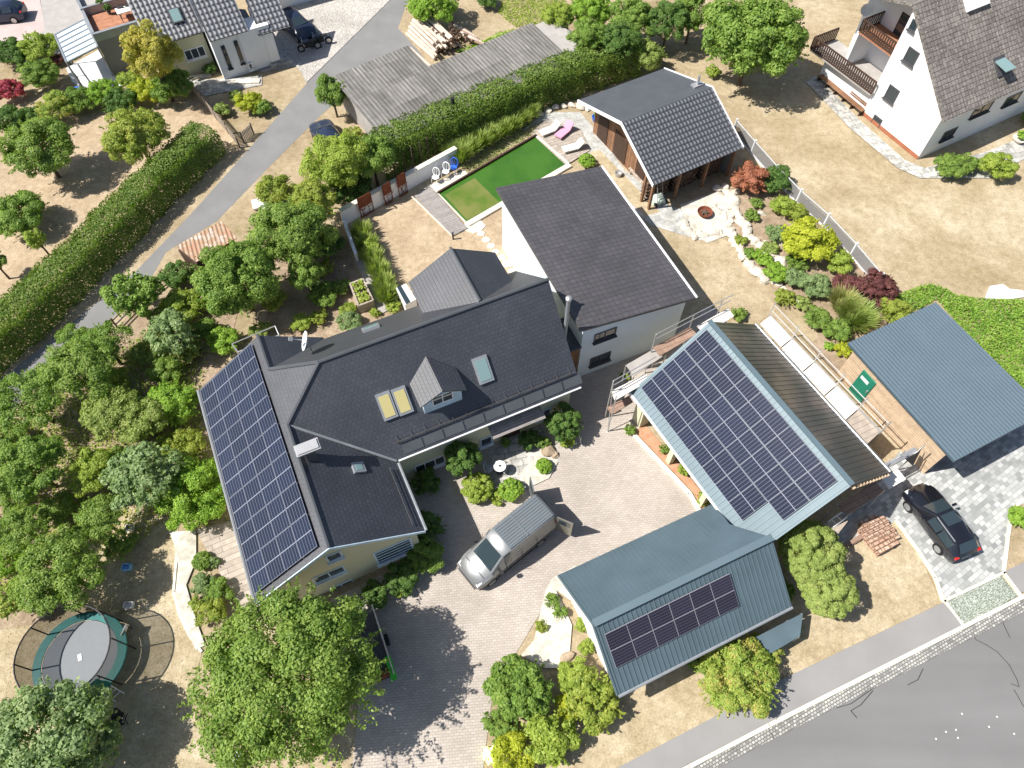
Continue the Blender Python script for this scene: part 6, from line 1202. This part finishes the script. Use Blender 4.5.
# pool reeds
for i,(x,y) in enumerate(((459,160),(468,154),(478,147),(488,142),(498,136),(508,131),(518,125),(526,118))):
    grasses('ornamental_grass',Wl(x,y),.95,1.1,'pale',['tall feathery grass clump at the white wall end of the pool row','second tall grass clump from the white wall','third tall grass clump from the white wall','fourth tall grass clump from the white wall','fifth tall grass clump from the white wall','sixth tall grass clump from the white wall','seventh tall grass clump from the white wall','tall feathery grass clump at the gravel end of the pool row'][i],n=800,group='tall grasses between hedge and pool',w=.025)
carpet('pool_planting',[(461,168),(468,174),(536,133),(531,122),(500,142)],'pale','low mixed planting strip along the long side of the pool','plants',s=.07,h=.25,dens=110)
S_(587,161,9,'bright','round clipped bush between the pool and the sand path',sq=.95,cover=3,s=.06,lump=.3)
S_(517,277,7,'hero','small leafy bush at the wall of the white house',sq=.9)
# rockery and right side
S_(750,180,20,'orange','orange leaved shrub beside the garden barn',sq=.85); S_(776,180,17,'dark','dark green shrub right of the orange one'); S_(783,206,13,'lime','variegated yellow green shrub below the dark green one'); S_(796,214,12,'olive','olive yellow shrub between variegated and bright yellow ones'); S_(783.5,229,5,'gold','small golden brown ball shrub in the rockery',s=.05)
S_(808,241,27,'yellow','large bright yellow shrub in the rockery',sq=.85,cover=2.2,s=.09); S_(839,262,15,'lime','lime green shrub at the fence right of the large yellow one'); S_(846,285,14,'burg','brownish shrub left of the burgundy one',sq=.7); S_(876,289,21,'burg','burgundy leaved shrub at the fence end'); S_(893,312,17,'olive','green shrub at the corner of the slate blue roof')
S_(845,350,10,'yellow','small bright yellow shrub beside the garage door',sq=1.0); S_(829,346,6,'bright','tiny green shrub in the brown soil near the garage',sq=.7); S_(817,318,14,'hero','leafy green shrub in the lower rockery, left one',sq=.5); S_(838,330,15,'mid','leafy dark green shrub in the lower rockery, right one',sq=.5)
grasses('ornamental_grass',Wl(852,322),1.1,1.1,'pale','large pale green grass mound above the garage',n=1500,w=.03); grasses('ornamental_grass',Wl(840,308),.9,1.1,'reed','straw coloured grass mound left above the pale one',n=1000,w=.03)
for i,(x,y,r,m_,l) in enumerate(((777,234,12,'grey','soft grey green cushion at the top of the rockery'),(770,248,9,'pale','pale cushion plant below the grey green one'),(762,258,10,'bright','bright cushion plant between the boulder rows'),(775,272,13,'bright','bright green cushion near the middle of the lower boulder row'),(795,278,13,'grey','grey green cushion left of the brownish shrub'),(815,285,16,'grey','wide grey green cushion under the large yellow shrub'),(797,262,11,'mid','dark green cushion under the large yellow shrub'),(752,215,8,'hero','green clump next to the highest loose boulder'),(756,203,7,'hero','small green clump right of the orange shrub'),(785,298,11,'olive','olive cushion at the lower tip of the rockery'),(803,303,9,'pale','pale cushion beside the small lowest boulder'),(740,240,7,'olive','olive tuft at the start of the lower boulder row'),(750,253,8,'mid','mid green tuft between the two boulder rows'))):
    S_(x,y,r,m_,l,'cushion plant',sq=.45,s=.06,name='cushion_plant')
carpet('ivy_carpet',[(893,296),(925,285),(948,290),(955,296),(985,300),(1060,302),(1100,470),(1024,400),(936,300),(905,318),(895,312)],'turf','bright green creeping ground cover behind the slate blue garage','ground cover',s=.08,h=.35,dens=420)
S_(950,167,16,'hero','green low shrub at the corner of the white house',sq=.7); S_(966,164,13,'mid','mid green shrub between the two corner shrubs of the white house',sq=.7); S_(997,167,17,'lime','yellow green round shrub under the white house windows',sq=.7)
S_(1021,518,13,'bright','bright green shrub at the right edge beside the driveway'); S_(1030,120,9,'mid','small green shrub near the planter at the white house') 
# street side
T(812,553,35,'pale','light green pine like tree at the end of the carport',zc=2.2,sq=.6,cover=3.2,s=.055,lump=.3); T(828,590,30,'pale','lower light green pine crown beside the carport end',zc=1.8,sq=.6,cover=3.2,s=.055,lump=.3); S_(787,590,9,'mid','small dark green shrub against the carport end')
S_(737,677,40,'autumn','broad shrub with reddish tips between the carport and the pavement',sq=.5,cover=2.3); S_(705,660,16,'mid','dark green shrub under the carport gutter',sq=.7); S_(765,655,18,'autumn','reddish green shrub right above the broad one',sq=.7)
S_(520,688,33,'mid','dense mid green conifer like shrub at the yard entrance',sq=.95,cover=2.6,s=.09); S_(594,702,30,'olive','olive green shrub at the carport corner',sq=.9,s=.1); S_(577,676,20,'lime','light green shrub between pale forecourt and carport',sq=.9); S_(570,708,15,'yellow','yellow shrub between the two larger ones',sq=.8,cover=1.6)
S_(549,738,28,'lime','yellow green shrub in the bottom bed',sq=.8,s=.1); S_(515,757,24,'yellow','yellow shrub at the bottom edge of the yard bed',sq=.8,cover=1.8); S_(492,722,12,'mid','small green shrub at the paving edge of the bottom bed',sq=.8); S_(491,755,9,'white','white flowering shrub at the edge of the paved yard',sq=.6); S_(505,735,16,'hero','bright green shrub between the conifer and the white flowers',sq=.8)
S_(552,601,8,'hero','small green shrub at the upper corner of the pale forecourt',sq=.6); S_(560,612,8,'mid','low green shrub beside the carport wall',sq=.6); S_(541,626,6.5,'olive','small olive ball shrub on the pale forecourt edge',s=.05); S_(581,625,8,'lime','low lime shrub along the carport wall, upper',sq=.7); S_(587,648,9,'lime','low lime shrub along the carport wall, lower',sq=.7)
# farmhouse front
S_(463,458,19,'dark','tall dark green shrub against the farmhouse front wall',zc=1.4,sq=1.0); S_(477,488,17,'lime','yellow green rounded shrub near the van',sq=1.0,cover=2.6,lump=.5,s=.06); S_(511,490,13,'bright','bright green clipped shrub left of the van roof',sq=.9,cover=2.8,lump=.5,s=.07); S_(497,498,9,'lime','low lime shrub between the two rounded ones',sq=.7)
S_(544,466,8.5,'bright','small clipped ball bush on the pale path',cover=3,s=.055,lump=.3,sq=.95); S_(544,443,8,'hero','light green shrub above the reddish boulder',sq=.9); S_(530,440,12,'dark','dark leafy shrub beside the farmhouse door',sq=.8); S_(563,425,20,'dark','dark green tall shrub at the east corner of the farmhouse',zc=1.2,sq=.9); S_(568,440,9,'lime','pale flowering shrub in front of the dark corner shrub',sq=.6)
S_(505,442,6,'mid','small potted green shrub at the farmhouse door',sq=1.0); S_(425,482,15,'dark','dark flowering shrub at the inner corner of the farmhouse',sq=.8); S_(428,528,18,'dark','dark shrub along the wing eave of the farmhouse',sq=.8); S_(424,556,20,'mid','green shrub at the gable corner of the farmhouse wing',sq=.8); S_(402,578,18,'dark','dark green leafy shrub in front of the farmhouse gable window',sq=.9); S_(404,588,10,'lime','pale lime shrub at the foot of the gable shrub',sq=.6); S_(375,595,16,'dark','dark shrub under the farmhouse gable near the big tree',sq=.6)
S_(629.5,430,6.5,'mid','small round bush at the open corner of the solar barn',s=.06); S_(664,448,6,'hero','low shrub on the terracotta strip, upper',sq=.7); S_(683,470,7,'lime','low shrub on the terracotta strip, middle',sq=.7); S_(703,499,8,'lime','low shrub on the terracotta strip next to the carport roof',sq=.7)
S_(625,376,5,'lime','small bright bush at the canopy edge',sq=.8); S_(672,322,6,'hero','small green bush at the foot of the scaffold by the white house',sq=.8); S_(738,314,9,'hero','green bush at the top of the north scaffold',sq=.7)
# west terrace bed
S_(202,561,10,'mid','round clipped dark green ball bush on the west terrace',cover=3,s=.06,lump=.3,sq=.95); S_(213,562,8,'grey','small grey green plant beside the clipped ball'); S_(203,585,13,'grey','grey green shrub in the bed along the west path',sq=.7); S_(218,592,15,'mid','mid green shrub in the bed beside the west terrace',sq=.8); S_(210,612,16,'olive','olive shrub in the west bed touching the big tree',sq=.7); S_(196,604,8,'autumn','small reddish tuft at the west path edge',sq=.6)
S_(335,100,1,'mid','x') if 0 else None
carpet('orchard_undergrowth',[(-40,430),(60,395),(150,330),(200,330),(195,400),(225,520),(170,515),(120,560),(-40,640)],'olive','weedy undergrowth on the orchard soil','undergrowth',s=.09,h=.3,dens=60)
carpet('orchard_weeds',[(60,395),(150,330),(215,330),(200,400),(228,520),(190,530),(150,500),(100,480),(-20,470)],'pale','pale leafy weeds between the orchard trees','undergrowth',s=.09,h=.35,dens=45)
carpet('field_tufts',[(760,100),(800,190),(880,285),(950,288),(1024,290),(1024,190),(900,185),(820,90)],'reed','short dry tufts scattered over the pale field','grass',s=.035,h=.06,dens=12)
carpet('meadow_tufts',[(-60,640),(100,520),(178,520),(200,650),(200,768),(-60,768)],'reed','short dry tufts over the south west lawn','grass',s=.03,h=.05,dens=40)

for i,(x,y,r,m_) in enumerate(((58,508,20,'hero'),(166,372,18,'hero'),(148,352,16,'pale'),(72,338,16,'mid'),(8,436,18,'mid'),(20,498,18,'hero'),(165,448,14,'lime'),(118,460,16,'hero'),(110,382,18,'lime'),(10,560,20,'bright'),(120,545,16,'mid'),(190,350,14,'pale'),(218,300,14,'hero'),(205,300,12,'lime'),(260,330,12,'pale'),(275,300,14,'olive'),(160,315,12,'pale'))):
    S_(x,y,r,m_,'loose leafy shrub filling a gap between the orchard trees',sq=.7,cover=1.4,group='loose shrubs between the orchard trees')
# ================= light =================
w=bpy.data.worlds.new('World'); sc.world=w; w.use_nodes=True; nt=w.node_tree; bg=nt.nodes['Background']
SUN_AZ=191.0; SUN_EL=52.0
sk=nt.nodes.new('ShaderNodeTexSky'); sk.sky_type='NISHITA'; sk.sun_disc=False; sk.sun_elevation=R(SUN_EL); sk.sun_rotation=R(90-SUN_AZ); sk.air_density=1; sk.dust_density=1.5
nt.links.new(sk.outputs[0],bg.inputs[0]); bg.inputs[1].default_value=.075
sl_=bpy.data.lights.new('sun','SUN'); so=bpy.data.objects.new('sun',sl_); COL.objects.link(so); sl_.energy=5.0; sl_.angle=R(.5); sl_.color=(1,.955,.89)
sd_=Vector((math.cos(R(SUN_AZ))*math.cos(R(SUN_EL)),math.sin(R(SUN_AZ))*math.cos(R(SUN_EL)),math.sin(R(SUN_EL)))); so.rotation_euler=sd_.to_track_quat('Z','Y').to_euler(); so.location=(0,0,60)
vs=sc.view_settings; vs.view_transform='Standard'; vs.look='None'; vs.exposure=.64; vs.gamma=1; vs.use_curve_mapping=False
sc.render.engine='CYCLES'
